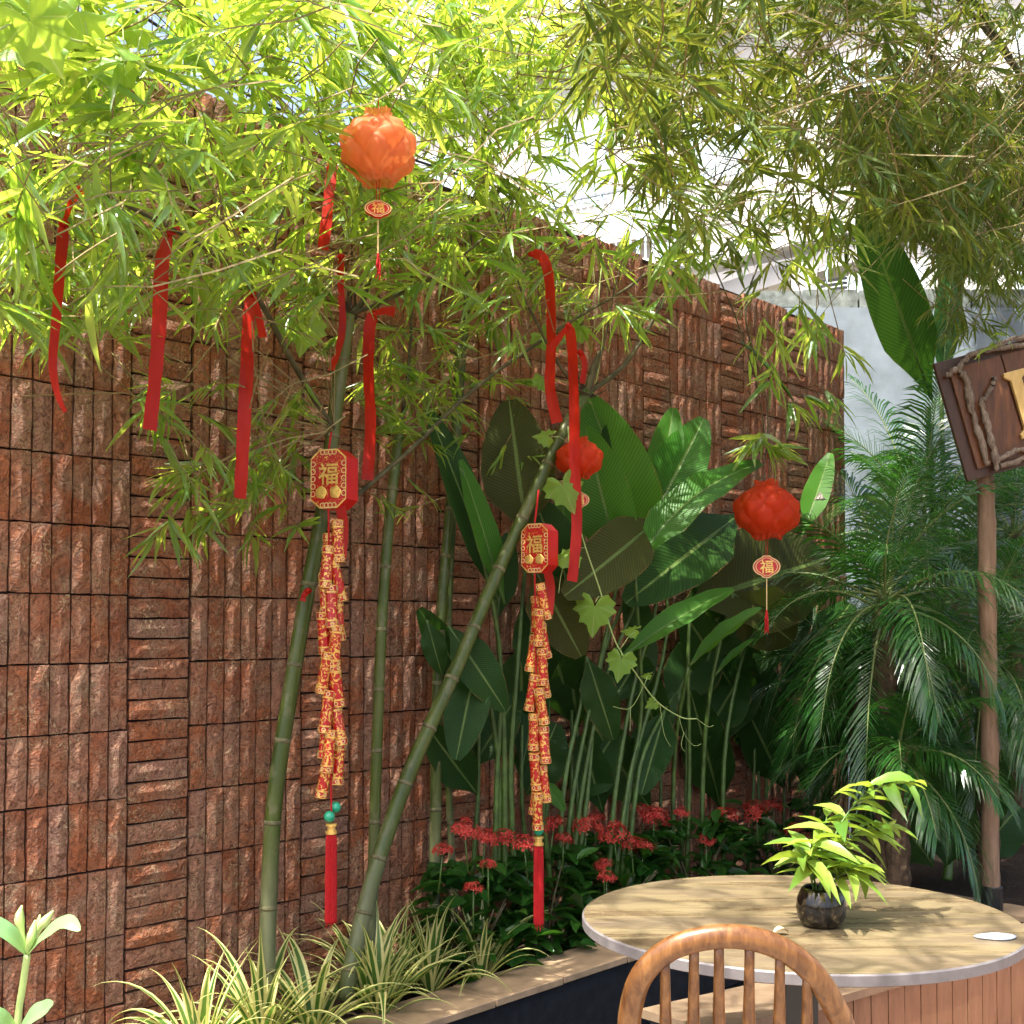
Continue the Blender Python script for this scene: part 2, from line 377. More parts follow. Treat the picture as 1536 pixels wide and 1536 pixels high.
def mat_water():
    m = MT('still_dark_water'); m.col((.004, .006, .008), .06, .35); m.bump(m.noise(6, 3, m.pos()), .05, .01); return m.m
M['water'] = mat_water()
def mat_pane():
    m = MT('window_glass'); m.col((.42, .52, .58), .08, .6); return m.m
M['pane'] = mat_pane()
def mat_bowl():
    m = MT('dark_glass_bowl'); p = m.pos(); n = m.noise(60, 5, p)
    m.col(m.ramp(n, [(.46, (.006, .005, .004)), (.6, (.03, .022, .012)), (.68, (.12, .085, .04))]), .05, .35)
    m.b.inputs['Coat Weight'].default_value = .25; m.b.inputs['Coat Roughness'].default_value = .02; return m.m
M['bowl'] = mat_bowl()
# ================================================================== the setting
def slab(name, s0, s1, n0, n1, z0, z1, mat, kind='structure', parent=None, mb=None):
    b = mb or MB()
    c = W((s0 + s1) / 2, (n0 + n1) / 2, (z0 + z1) / 2)
    b.box(c, WD * (s1 - s0) / 2, WNN * (n1 - n0) / 2, V((0, 0, (z1 - z0) / 2)))
    if mb: return b
    o = b.build(name, mat, parent)
    if kind: tag(o, kind=kind)
    return o
g = MB(); g.add([(-150, -150, -.62), (150, -150, -.62), (150, 250, -.62), (-150, 250, -.62)], [(0, 1, 2, 3)])
tag(g.build('ground', M['ground']), kind='structure')

def bedmesh(name, s0, s1, n0, n1, z, mat):
    b = MB(); ns, nn = int((s1 - s0) / .06), max(2, int((n1 - n0) / .06))
    v = [W(s0 + (s1 - s0) * i / ns, n0 + (n1 - n0) * j / nn, z + U(-.014, .014)) for i in range(ns + 1) for j in range(nn + 1)]
    f = [(i * (nn + 1) + j, (i + 1) * (nn + 1) + j, (i + 1) * (nn + 1) + j + 1, i * (nn + 1) + j + 1) for i in range(ns) for j in range(nn)]
    b.add(v, f); return tag(b.build(name, mat, smooth=True), kind='structure')
bedmesh('planting_soil', -1.6, 9.5, 0.0, .42, -.055, M['soil'])
bedmesh('planting_soil', 4.62, 9.5, .42, 2.6, -.05, M['soil'])
wv = MB(); wv.add([W(-1.6, .64, -.30), W(4.5, .64, -.30), W(4.5, 1.92, -.30), W(-1.6, 1.92, -.30)], [(0, 1, 2, 3)])
tag(wv.build('pond_water', M['water']), kind='structure')
# paved courtyard: the visible tiles are pieces
pav = slab('paved_floor', -4, 5.6, 2.02, 7.5, -.5, .028, M['grout'])
tm = MB(); tm.box(V((0, 0, 0)), V((.197, 0, 0)), V((0, .197, 0)), V((0, 0, .012)))
tmesh = tm.mesh('floor_tile', M['tile'])
rotW = Mx(((WD.x, -WNN.x, 0, 0), (WD.y, -WNN.y, 0, 0), (0, 0, 1, 0), (0, 0, 0, 1)))
for i in range(9):
    for j in range(4):
        p = W(.9 + i * .4, 2.02 + .2 + j * .4, .032 + U(-.002, .002))
        mob('tile', tmesh, pav, Mx.Translation(p) @ rotW)

# planter curb: black wall with sandstone caps
curb = thing('planter_curb', 'low black planter curb capped with tan sandstone beside the dark pond', 'curb', W(2, .5, -.05))
b = MB(); slab(None, -1.6, 4.64, .43, .62, -.6, -.024, None, mb=b); slab(None, 4.44, 4.60, .63, 1.9, -.6, -.026, None, mb=b); b.build('wall', M['black'], curb)
def capstone(s0, s1, n0, n1):
    q = MB(); q.box(W((s0 + s1) / 2, (n0 + n1) / 2, -.008 + U(-.003, .003)), WD * (s1 - s0 - .006) / 2, WNN * (n1 - n0) / 2, V((0, 0, .015)))
    o = q.build('cap_stone', M['cap'], curb); bv = o.modifiers.new('b', 'BEVEL'); bv.width = .003; bv.segments = 1
s = -1.5
while s < 4.5:
    l = U(.36, .44); capstone(s, min(s + l, 4.64), .40, .652); s += l
nn_ = .66
while nn_ < 1.85: capstone(4.40, 4.64, nn_, nn_ + .39); nn_ += .395

# ------------------------------------------------------------------ brick wall
WALL_TOP, S_END = 3.483, 5.712
wall = MB(); slab(None, -1.4, S_END, -.22, -.022, -.6, WALL_TOP - .012, None, mb=wall)
wall = wall.build('brick_wall', M['mortar'])
tag(wall, 'tall garden wall of rough red clay bricks in alternating upright and flat bands', 'wall')
BL, BT, BD = .24, .0735, .03
def brick_mesh(w_, h_):
    b = MB(); nx, ny = (2, 4) if h_ > w_ else (4, 2); g_ = .0035
    xs = [-w_ / 2 + g_ + (w_ - 2 * g_) * i / nx for i in range(nx + 1)]; zs = [-h_ / 2 + g_ + (h_ - 2 * g_) * j / ny for j in range(ny + 1)]
    v = []; f = []
    for x in xs:
        for z in zs:
            e = (abs(abs(x) - w_ / 2 + g_) < 1e-6) + (abs(abs(z) - h_ / 2 + g_) < 1e-6)
            v.append((x + U(-.0022, .0022), -(U(0, .003) - (.0045 if e else 0)), z + U(-.0022, .0022)))
    k = ny + 1
    f = [(i * k + j, (i + 1) * k + j, (i + 1) * k + j + 1, i * k + j + 1) for i in range(nx) for j in range(ny)]
    rim = [i * k for i in range(nx + 1)] + [nx * k + j for j in range(1, k)] + [i * k + ny for i in range(nx - 1, -1, -1)] + [j for j in range(ny - 1, 0, -1)]
    n0 = len(v); v += [(v[i][0], BD, v[i][2]) for i in rim]
    f += [(rim[q], n0 + q, n0 + (q + 1) % len(rim), rim[(q + 1) % len(rim)]) for q in range(len(rim))]
    b.add(v, f); return b.mesh('brick', M['brick'], False)
VB = [brick_mesh(BT, BL) for _ in range(8)]; HB = [brick_mesh(BL, BT) for _ in range(8)]
bw = []                                              # (size in the picture, mesh, matrix)
rb = Mx(((WD.x, -WNN.x, 0, 0), (WD.y, -WNN.y, 0, 0), (0, 0, 1, 0), (0, 0, 0, 1)))
def put(meshes, s, z, sc=(1, 1)):
    p = W(s, U(-.0045, .0035), z); m = Mx.Translation(p) @ rb @ Mx.Rotation(U(-.006, .006), 4, 'Y') @ Mx.Diagonal((sc[0], 1, sc[1], 1))
    x, y, d = pix(p); vis = -15 < x < 1550 and -15 < y < 1545
    hid = (y < 330 and x > 40) or x > 480
    bw.append(((0 if not vis else (1 if hid else 2)) * 100 + 1 / d, random.choice(meshes), m))
k = -2
while True:
    h0 = .461 + .75 * k; v0 = h0 + BL + .006; v1 = h0 + .75; k += 1      # flat band, then upright band
    if h0 > S_END: break
    z = .018 + U(0, .02)
    zz = -.2 + U(0, .03)
    if h0 + BL < S_END:
        while zz < WALL_TOP - BT * .45:
            put(HB, h0 + BL / 2, zz); zz += BT
    for r_ in range(15):
        zc = .123 + .24 * (r_ - 1) + .12
        if zc > WALL_TOP: break
        nb = 7; wid = (v1 - v0 - .004) / nb
        for q in range(nb):
            sc_ = v0 + wid * (q + .5)
            if sc_ < S_END - .02: put(VB, sc_, zc, (wid / BT, 1))
bw = [x for x in bw if x[2].translation.dot(WD) - W0.dot(WD) > -1.3]
bw.sort(key=lambda t: -t[0])
for _, me, m in bw[:300]: mob('brick', me, wall, m)
rest = MB()
for _, me, m in bw[300:]:
    rest.add([m @ v.co for v in me.vertices], [p.vertices[:] for p in me.polygons])
tag(rest.build('brick_courses', M['brick'], wall), kind='stuff')

# ------------------------------------------------------------------ grey wall and houses behind
gw = MB(); gw.box(V((5.4, 8.72, 1.6)), V((4.6, 0, 0)), V((0, .1, 0)), V((0, 0, 2.22)))
gw = gw.build('concrete_wall', M['concrete']); tag(gw, 'pale blue grey concrete wall behind the palms at the end of the brick wall', 'wall')
for i in range(5):
    q = MB(); q.box(V((1.95 + i * .42, 8.72, 3.89)), V((.2, 0, 0)), V((0, .085, 0)), V((0, 0, .068 + U(-.01, .01)))); q.build('coping_block', M['block'], gw)
house = thing('white_house', 'white rendered house with square column and deep beams beyond the brick wall', 'house', V((4, 13, -.6)))
def bar(mb, p0, p1, w_, h_):
    t = (p1 - p0); L = t.length / 2; t.normalize(); sd = t.cross(V((0, 0, 1))).normalized(); up = sd.cross(t)
    return mb.box((p0 + p1) / 2, t * L, sd * w_ / 2, up * h_ / 2)
bar(MB(), PY(1000, 395, 16), PY(1420, 296, 10.8), .5, .40).build('beam', M['render'], house)
bar(MB(), PY(1060, 452, 15.6), PY(1330, 372, 11.6), .4, .22).build('beam', M['render'], house)
c0, c1 = PY(1206, 398, 12.4), PY(1206, 560, 12.4)
MB().box((c0 + c1) / 2 - V((0, 0, 1.5)), V((.115, 0, 0)), V((0, .115, 0)), V((0, 0, (c0.z - c1.z) / 2 + 1.5))).build('column', M['render'], house)
bw0, bw1 = PY(1040, 600, 17.2), PY(1620, 600, 12.2)
d_ = (bw1 - bw0); mid = (bw0 + bw1) / 2
MB().box(V((mid.x, mid.y, 2.2)), d_ / 2, V((-d_.y, d_.x, 0)).normalized() * .1, V((0, 0, 2.9))).build('wall', M['cream'], house)
for i in range(6):
    bar(MB(), PY(1226, 424 + i * 7, 12.9), PY(1268, 417 + i * 7, 12.4), .05, .025).build('louvre', M['metal'], house)
pv = crv([PY(1240, 396, 12.3), PY(1240, 470, 12.3)], 2); MB().tube(pv, .012, 6).build('downpipe', M['rail'], house)
# upper storeys, set back and parallel to the beams
f0, f1 = PY(560, 0, 20.0), PY(1700, 0, 14.5); f0.z = f1.z = 0
t_ = (f1 - f0).normalized(); nf = V((t_.y, -t_.x, 0)); Lf = (f1 - f0).length
tower = thing('apartment_block', 'tall white apartment block rising behind the bamboo leaves', 'building', (f0 + f1) / 2 + V((0, 0, -.6)))
def fac(a, b, z0, z1, mat, name, out=0.0, th=.15, parent=None):
    c = f0 + t_ * (a + b) / 2 + nf * (out - th / 2) + V((0, 0, (z0 + z1) / 2))
    return MB().box(c, t_ * (b - a) / 2, nf * th / 2, V((0, 0, (z1 - z0) / 2))).build(name, mat, parent or tower)
fac(0, Lf, -.6, 14, M['render'], 'wall', 0, .3)
for st in range(3):
    for i in range(6):
        a = 1.0 + i * 2.3; z0 = 5.0 + st * 3
        wdo = fac(a, a + 1.2, z0, z0 + 1.4, M['frame'], 'window', .03, .05)
        for q in range(2): fac(a + .07 + q * .56, a + .57 + q * .56, z0 + .07, z0 + 1.33, M['pane'], 'pane', .045, .03, wdo)
for st in range(3): fac(.2, Lf - .3, 4.25 + st * 3, 4.42 + st * 3, M['render'], 'ledge', .35, .5)
bal = thing('balcony_railing', 'pale blue barred balcony screen just above the brick wall top', 'railing', PY(940, 392, 12.5))
q0, q1 = PY(862, 372, 13.2), PY(1015, 398, 12.0)
for i in range(15):
    a = q0.lerp(q1, i / 14); h_ = .55 + .35 * (i / 14)
    MB().box(a + V((0, 0, h_ / 2)), V((.018 if i % 5 == 4 else .008, 0, 0)), V((0, .012, 0)), V((0, 0, h_ / 2))).build('bar', M['rail'], bal)
bar(MB(), q0 + V((0, 0, .56)), q1 + V((0, 0, .91)), .04, .03).build('rail', M['metal'], bal)
bar(MB(), q0 + V((0, 0, -.02)), q1 + V((0, 0, -.02)), .2, .06).build('base', M['render'], bal)
bar(MB(), q0 + V((0, .5, -.6)) , q1 + V((0, .5, -.6)), .05, 1.1).build('apron_wall', M['render'], bal)
cb = crv([PY(60, -110, 5.2), PY(182, 0, 5.4), PY(262, 57, 5.6), PY(345, 128, 5.8), PY(520, 205, 6.3), PY(760, 285, 7.3)], 5)
tag(MB().tube(cb, .008, 6).build('overhead_cable', M['cable'], smooth=True), 'thin black overhead cable crossing between bamboo leaves', 'cable')
# ================================================================== bamboo
BROWS = [(0, .09), (.1, .36), (.34, .5), (.7, .34), (.9, .13), (1, .006)]
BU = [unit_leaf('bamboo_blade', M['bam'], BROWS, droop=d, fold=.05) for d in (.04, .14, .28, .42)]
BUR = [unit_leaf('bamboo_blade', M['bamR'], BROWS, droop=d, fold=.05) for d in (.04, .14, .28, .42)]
KEEP = [(505, 632, 165, 275, .95), (535, 592, 275, 425, .95), (70, 110, 325, 600, .85), (85, 130, 275, 335, .85), (215, 262, 350, 650, .78), (350, 400, 430, 750, .63),
        (478, 510, 250, 375, .5), (490, 525, 380, 560, .42), (540, 598, 455, 725, .44), (790, 845, 370, 640, .58), (845, 885, 485, 880, .68), (455, 540, 660, 1400, .46),
        (820, 915, 650, 830, .62), (1090, 1210, 722, 960, .8)]
class Plant: pass
def culm(root, P, r0, r1, node=.27, name='culm', mat=None, nodes=True):
    pts = pnpath(P, 8); n = len(pts); L = [0]
    for i in range(1, n): L.append(L[-1] + (pts[i] - pts[i - 1]).length)
    rad = [r0 + (r1 - r0) * l / L[-1] for l in L]
    b = MB(); b.tube(pts, rad, 14); o = b.build(name, mat or M['culm'], root, True)
    if nodes:
        l = node * U(.4, .8)
        while l < L[-1]:
            i = max(j for j in range(n) if L[j] <= l); i = min(i, n - 2); t = (l - L[i]) / (L[i + 1] - L[i]); p = pts[i].lerp(pts[i + 1], t)
            d = (pts[i + 1] - pts[i]).normalized(); r = r0 + (r1 - r0) * l / L[-1]
            q = MB(); q.lathe(p, [(r * .99, -.009), (r * 1.06, -.003), (r * 1.12, 0), (r * 1.02, .0025), (r * 1.05, .005), (r * .99, .010)], 14, d)
            q.build('node_ring', M['node'], root, True); l += node * U(.75, 1.25)
    return pts
def branch(root, P, r0, r1):
    pts = pnpath(P, 5); n = len(pts)
    MB().tube(pts, [r0 + (r1 - r0) * i / (n - 1) for i in range(n)], 7).build('branch', M['branch'], root, True); return pts
def spray(pl, base, d, tw, nl, LL, wr=.115):
    d = d.normalized(); pts = []
    for i in range(5):
        t = i / 4; pts.append(base + d * tw * t + V((0, 0, -.12 * tw * t * t)))
    pl.twigs.append((pts, .0022))
    ax0 = d.cross(V((0, 0, 1)));
    if ax0.length < .1: ax0 = V((1, 0, 0))
    upv = ax0.normalized().cross(d)
    upv = (upv + V((U(-.8, .8), U(-.8, .8), U(-.3, .6)))).normalized()
    for i in range(nl):
        t = .45 + .55 * i / max(1, nl - 1); q = pts[0].lerp(pts[-1], t)
        an = (1 if i % 2 else -1) * R(U(18, 62)) * (1.0 - .45 * (i / nl)) if i < nl - 1 else R(U(-10, 10))
        ld = Q(upv, an) @ d; ld = (ld + V((U(-.12, .12), U(-.12, .12), U(-.42, .10)))).normalized()
        L = LL * U(.6, 1.15)
        pl.leaves.append(frame(q, ld, L, L * wr * U(.75, 1.2), V((U(-.5, .5), U(-.5, .5), 1)).normalized(), U(-.9, .9)))
def scatter(pl, n, x0, x1, y0, y1, n0, n1, LL, down=.25, soft=0, nl=(6, 10), keep=None):
    k = 0
    while k < n:
        px, py = U(x0, x1), U(y0, y1)
        if soft and random.random() < soft * (py - y0) / (y1 - y0): continue
        if keep and not keep(px, py): continue
        k += 1; base = PN(px, py, U(n0, n1))
        a = U(0, 2 * math.pi); d = V((math.cos(a), math.sin(a), U(-.55, .5) - down))
        base = base - d.normalized() * .12
        spray(pl, base, d, U(.10, .26), random.randint(*nl), LL * U(.8, 1.2))
        if random.random() < .5:
            e = base - d.normalized() * U(.15, .4) + V((U(-.1, .1), U(-.1, .1), U(-.1, .12)))
            pl.twigs.append(([e, (e + base) / 2 + V((U(-.02, .02), 0, U(-.02, .03))), base], .0028))
def foliage(pl, root, units, mat, nind):
    def key(m):
        p = m.translation + m.col[1].to_3d() * .5; x, y, z = pix(p)
        if z < .3 or not (0 < x < 1536 and 0 < y < 1536): return 0
        return m.col[1].to_3d().length / z
    def clear(m):                                     # nothing grows through the things hung in the branches
        for t_ in (.15, .5, .85):
            x, y, z = pix(m.translation + m.col[1].to_3d() * t_)
            for x0, x1, y0, y1, n in KEEP:
                if x0 < x < x1 and y0 < y < y1 and (m.translation - W0).dot(WNN) > n - .08 and random.random() < .9: return False
        return True
    o = sorted([m for m in pl.leaves if clear(m)], key=key, reverse=True)
    chosen = o[:nind]; rest = o[nind:]
    for i, m in enumerate(chosen): mob('leaf', units[i % len(units)], root, m)
    bulk('foliage', units, rest, mat, root)
    b = MB()
    for pts, r in pl.twigs: b.tube(pts, r, 3, cap=False)
    if pl.twigs: tag(b.build('twigs', M['twig'], root), kind='stuff')
def newplant(): p = Plant(); p.leaves = []; p.twigs = []; return p
GB = 'bamboo culms planted along the brick wall'
def bamboo(label, basepx): return thing('bamboo', label, 'bamboo', PN(*basepx), GB)

# A: thick upright culm, cut off at the top
A = bamboo('thick upright bamboo with a sawn ragged top, firecracker string hanging at its joint', (398, 1515, .28)); pa = newplant()
culm(A, [(398, 1520, .28), (404, 1330, .28), (412, 1200, .29), (432, 1060, .30), (458, 905, .31), (484, 765, .33), (500, 640, .35), (513, 540, .36), (523, 472, .37)], .0315, .027)
b = MB()
for i in range(15):
    p = PN(523 + U(-11, 14), 474 + U(-4, 6), .37 + U(-.02, .02)); b.tube([p, p + V((U(-.03, .03), U(-.02, .02), U(.03, .11)))], [.006, .002], 4)
b.build('ragged_sheath', M['stub'], A)
branch(A, [(499, 642, .37), (440, 545, .47), (386, 446, .60), (330, 388, .7), (252, 340, .80), (150, 290, .92)], .0125, .004)
branch(A, [(520, 480, .38), (547, 445, .38), (557, 380, .36), (564, 300, .34), (578, 190, .33), (606, 40, .32), (620, -80, .32)], .013, .004)
branch(A, [(528, 470, .39), (590, 446, .42), (670, 402, .46), (750, 330, .5), (800, 240, .55)], .009, .003)
branch(A, [(386, 446, .60), (408, 400, .62), (420, 330, .66), (470, 200, .7)], .006, .002)
branch(A, [(512, 762, .40), (616, 674, .42), (718, 578, .46), (850, 486, .52), (960, 418, .58), (1042, 326, .64), (1112, 210, .7)], .0105, .004)
for q in range(16):
    a = PN(499 + U(-4, 4), 641 + U(-5, 5), .37); e = PN(499 + U(-170, 20), 600 + U(-110, 90), .37 + U(-.1, .35))
    pa.twigs.append(([a, (a + e) / 2 + V((0, 0, U(-.02, .05))), e], .0026))
scatter(pa, 330, -90, 500, -90, 430, .12, 1.15, .185, soft=.25)
scatter(pa, 70, 0, 520, 380, 520, .12, .8, .15, soft=.6)
scatter(pa, 30, 0, 260, 230, 420, .8, 1.3, .175, down=.6)
scatter(pa, 26, 230, 470, 560, 700, .25, .55, .15, down=.35)
scatter(pa, 24, 250, 480, 690, 790, .25, .5, .15, down=.5)
scatter(pa, 22, 40, 500, -40, 120, .2, 1.0, .20, down=0)
foliage(pa, A, BU, M['bam'], 290)
# B: thick leaning culm
B = bamboo('thick bamboo leaning far over to one side with branching sawn top', (512, 1500, .36)); pb = newplant()
culm(B, [(516, 1500, .36), (556, 1330, .36), (612, 1165, .38), (690, 990, .42), (742, 868, .45), (800, 742, .49), (846, 645, .53), (880, 588, .55)], .033, .024)
branch(B, [(878, 592, .55), (936, 548, .6), (985, 470, .66), (1010, 410, .72), (1040, 330, .8)], .013, .004)
branch(B, [(876, 592, .55), (842, 552, .55), (812, 498, .56), (775, 415, .58), (752, 300, .6)], .010, .003)
branch(B, [(880, 590, .55), (888, 560, .55), (900, 528, .56)], .016, .013)
branch(B, [(884, 588, .55), (905, 520, .58), (925, 420, .62), (960, 300, .7)], .006, .002)
b = MB()
for i in range(12):
    p = PN(880 + U(-9, 9), 590 + U(-9, 7), .55 + U(-.02, .02)); b.tube([p, p + V((U(-.06, .07), U(-.03, .03), U(-.03, .07)))], [.006, .0015], 4)
b.build('ragged_sheath', M['stub'], B)
scatter(pb, 230, 640, 1010, -90, 390, .1, 1.0, .175, soft=.45, keep=lambda x, y: not (x > 850 and y > 150 and random.random() < .75))
scatter(pb, 34, 700, 880, 370, 500, .12, .7, .15, down=.4)
scatter(pb, 12, 880, 1030, 360, 470, .5, .85, .17, down=.5)
scatter(pb, 9, 1010, 1110, 250, 420, .6, .9, .17, down=.6)
scatter(pb, 17, 1090, 1290, 290, 400, .8, 1.05, .20, down=.45, nl=(5, 8))
scatter(pb, 15, 1120, 1290, 420, 590, .75, .95, .20, down=.7, nl=(5, 8))
scatter(pb, 9, 880, 1060, 140, 260, .9, 1.1, .22, down=.4, nl=(5, 7)); scatter(pb, 7, 960, 1060, 330, 430, .8, 1.0, .21, down=.6, nl=(5, 7))
branch(B, [(1040, 330, .8), (1080, 420, .82), (1112, 500, .82), (1138, 590, .8), (1150, 680, .78)], .004, .002)
for q in range(9): spray(pb, PN(1148 + U(-12, 16), 660 + U(-14, 14), .78), V((U(-1, 1), U(-.9, .1), U(-.8, .05))), .05, 5, .21, .125)
for q in range(4): spray(pb, PN(1185 + U(-15, 20), 590 + U(-10, 10), .78), V((U(.1, .9), U(-.6, .3), U(-.7, .0))), .06, 5, .20, .12)
foliage(pb, B, BU, M['bam'], 250)
# C
Cc = bamboo('slim straight bamboo rising just behind the leaning culm base', (553, 1500, .22)); pc = newplant()
culm(Cc, [(553, 1505, .22), (560, 1300, .22), (566, 1100, .22), (573, 930, .22), (583, 790, .22), (594, 690, .22), (600, 640, .22)], .0235, .021)
branch(Cc, [(600, 645, .22), (612, 560, .24), (618, 440, .26), (610, 300, .3), (600, 120, .33)], .009, .003)
scatter(pc, 160, 470, 690, -80, 440, .1, .9, .175, soft=.2)
scatter(pc, 44, 530, 690, 480, 650, .12, .4, .13, down=.15)
scatter(pc, 6, 570, 640, 640, 760, .2, .3, .11, down=.3)
foliage(pc, Cc, BU, M['bam'], 130)
# D, E
D = bamboo('straight bamboo with mottled pale joints beside the thinnest culm', (650, 1440, .14)); pd = newplant()
culm(D, [(650, 1440, .14), (653, 1250, .14), (655, 1080, .14), (662, 920, .14), (672, 800, .14), (682, 680, .14), (686, 590, .14), (690, 520, .15)], .0265, .021)
branch(D, [(690, 525, .15), (700, 420, .2), (715, 280, .26), (740, 120, .3)], .009, .003)
scatter(pd, 80, 640, 800, 40, 420, .1, .6, .15, soft=.3); scatter(pd, 9, 640, 800, 560, 690, .2, .35, .15, down=.3)
foliage(pd, D, BU, M['bam'], 60)
E_ = bamboo('thinnest dark bamboo close against the wall', (684, 1410, .10)); pe = newplant()
culm(E_, [(684, 1410, .10), (676, 1250, .10), (671, 1120, .10), (672, 980, .10), (678, 820, .10), (686, 690, .10), (694, 560, .10), (704, 430, .12)], .0165, .011)
scatter(pe, 40, 660, 860, -60, 300, .1, .5, .14); foliage(pe, E_, BU, M['bam'], 20)

# big overhanging clump with olive leaves, its culms rooted past the sign post
G = thing('bamboo_clump', 'large arching bamboo clump with dense olive foliage hanging over the sign', 'bamboo', PN(1700, 1290, 1.35)); pg = newplant()
for P, r in (([(1690, 1290, 1.35), (1680, 800, 1.3), (1600, 430, 1.2), (1500, 250, 1.1), (1418, 118, 1.0), (1330, -40, .9)], .034),
             ([(1730, 1290, 1.45), (1720, 700, 1.4), (1640, 330, 1.3), (1540, 130, 1.25), (1440, -30, 1.2)], .032),
             ([(1760, 1280, 1.2), (1740, 600, 1.2), (1620, 260, 1.1), (1490, 60, 1.0), (1380, -60, .9)], .028),
             ([(1700, 1250, .9), (1660, 700, .9), (1540, 300, .8), (1400, 120, .7), (1240, 30, .6)], .022)):
    culm(G, P, r, r * .5, .3, mat=M['branch'])
for P in ([(1500, 250, 1.1), (1400, 215, 1.0), (1330, 225, .95), (1300, 260, .9)], [(1600, 430, 1.2), (1480, 330, 1.1), (1370, 330, 1.05)],
          [(1330, -40, .9), (1250, 60, .8), (1180, 220, .75), (1150, 360, .72), (1118, 470, .7), (1150, 600, .68), (1148, 690, .66)],
          [(1418, 118, 1.0), (1300, 150, .9), (1160, 220, .85), (1040, 280, .8)]):
    branch(G, P, .008, .0025)
kr = lambda x, y: (y < 330 if x > 1020 else y < 330 - (1020 - x) * 1.5) and not (1030 < x < 1260 and y > 200 and random.random() < .45)
scatter(pg, 1150, 880, 1640, -140, 330, .5, 1.9, .135, down=.3, keep=kr, nl=(7, 12))
scatter(pg, 1050, 1262, 1660, 130, 400, .4, 1.9, .13, down=.75, nl=(7, 12), keep=lambda x, y: y < 250 + (x - 1262) * .9)
scatter(pg, 110, 1390, 1660, 370, 490, .5, 1.5, .12, down=.8)
# unseen crown leaves added above and beside the frame to block sky light
for q in range(480):
    p = PN(U(1230, 1850), U(-560, -100), U(.5, 2.2)); spray(pg, p, V((U(-1, 1), U(-1, 1), U(-.9, .2))), .22, 10, .20)
for q in range(420):
    p = PN(U(1080, 1750), U(-330, -120), U(.6, 2.2)); spray(pg, p, V((U(-1, 1), U(-1, 1), U(-.9, .2))), .22, 10, .19)
for q in range(520):
    p = V((U(2.4, 5.2), U(3.0, 6.6), U(1.9, 4.6)))
    if pix(p)[0] > 1660: spray(pg, p, V((U(-1, 1), U(-1, 1), U(-.9, .2))), .25, 11, .24)
# a bough that arches over the courtyard and dapples the table
bo = crv([PN(1690, 1290, 1.35) + V((.1, .1, 0)), V((3.6, 5.2, 2.6)), V((2.6, 4.0, 4.1)), V((1.0, 2.7, 4.35)), V((-.5, 1.8, 3.9))], 8)
MB().tube(bo, [.03 - .024 * i / (len(bo) - 1) for i in range(len(bo))], 8).build('culm', M['branch'], G, True)
for q in range(260):
    p = V((U(-1.5, .9), U(1.0, 3.0), U(3.5, 4.1))); spray(pg, p, V((U(-1, 1), U(-1, 1), U(-.8, .1))), .2, 8, .16)
scatter(pg, 14, 1080, 1300, 280, 400, .6, .95, .155, down=.5)
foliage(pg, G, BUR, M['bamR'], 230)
# ================================================================== heliconias
def hprof(hw, base=.12):
    return lambda t: hw * max(.004, (math.sin(math.pi * min(1, t * .93 + .045)) ** .62) * (base + (1 - base) * min(1, t * 3.2)) * (1 - .15 * t))
def hleaf(root, base, tip, hw, mat, face=.7, bow=.08, fold=.18, wave=.08, roll=0.0, mid=None):
    b, t = PN(*base), PN(*tip); L = (t - b).length
    view = (CAM - (b + t) / 2).normalized(); N = (view * face + V((0, 0, 1)) * (1 - face)).normalized()
    ax = (t - b).normalized(); N = (Q(ax, roll) @ N).normalized()
    c = PN(*mid) if mid else (b + t) / 2 + N * L * bow
    path = [b * (1 - u) ** 2 + c * 2 * u * (1 - u) + t * u * u for u in [i / 15 for i in range(16)]]
    pxs = (b - CAM).length / F
    m = MB(); sheet(m, path, hprof(hw * pxs), N, fold * U(.8, 1.6), 9, wave * 1.5, U(0, 6)); lf = m.build('leaf', M[mat], root, True)
    r = MB(); r.tube([p - N * .004 for p in path], [max(.0012, .0075 * (1 - i / 16)) for i in range(16)], 5); r.build('midrib', M['petiole'], lf, True)
    return b
def stalk(root, P, r0=.016, r1=.008):
    pts = pnpath(P, 5); n = len(pts); MB().tube(pts, [r0 + (r1 - r0) * i / (n - 1) for i in range(n)], 8).build('stalk', M['petiole'], root, True)
GH = 'heliconias in the planting bed'
H1 = thing('heliconia', 'heliconia with one big dark upright leaf beside the thinnest bamboo', 'plant', PN(755, 1330, .32), GH)
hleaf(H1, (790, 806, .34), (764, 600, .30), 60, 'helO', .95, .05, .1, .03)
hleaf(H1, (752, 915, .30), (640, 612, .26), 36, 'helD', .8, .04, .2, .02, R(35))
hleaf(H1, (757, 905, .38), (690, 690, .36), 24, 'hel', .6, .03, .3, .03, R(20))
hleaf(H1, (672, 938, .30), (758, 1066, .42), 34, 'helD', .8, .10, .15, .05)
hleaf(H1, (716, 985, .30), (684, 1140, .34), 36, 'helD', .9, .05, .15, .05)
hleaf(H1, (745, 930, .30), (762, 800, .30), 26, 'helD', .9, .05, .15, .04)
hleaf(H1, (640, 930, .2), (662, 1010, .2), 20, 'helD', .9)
for P in ([(757, 1330, .32), (756, 1100, .32), (742, 900, .32)], [(772, 1330, .33), (766, 1150, .33), (776, 1000, .34), (792, 800, .34)], [(746, 1330, .30), (748, 1150, .30), (722, 990, .31)],
          [(742, 1330, .3), (745, 1180, .3), (748, 960, .33), (690, 700, .36)]): stalk(H1, P, .015)
H2 = thing('heliconia', 'heliconia with wide striped leaves behind the small paper lantern', 'plant', PN(860, 1330, .30), GH)
hleaf(H2, (932, 862, .40), (878, 640, .36), 46, 'hel', .9, .05, .12, .04)
hleaf(H2, (975, 838, .32), (884, 596, .22), 56, 'hel', .9, .05, .12, .04)
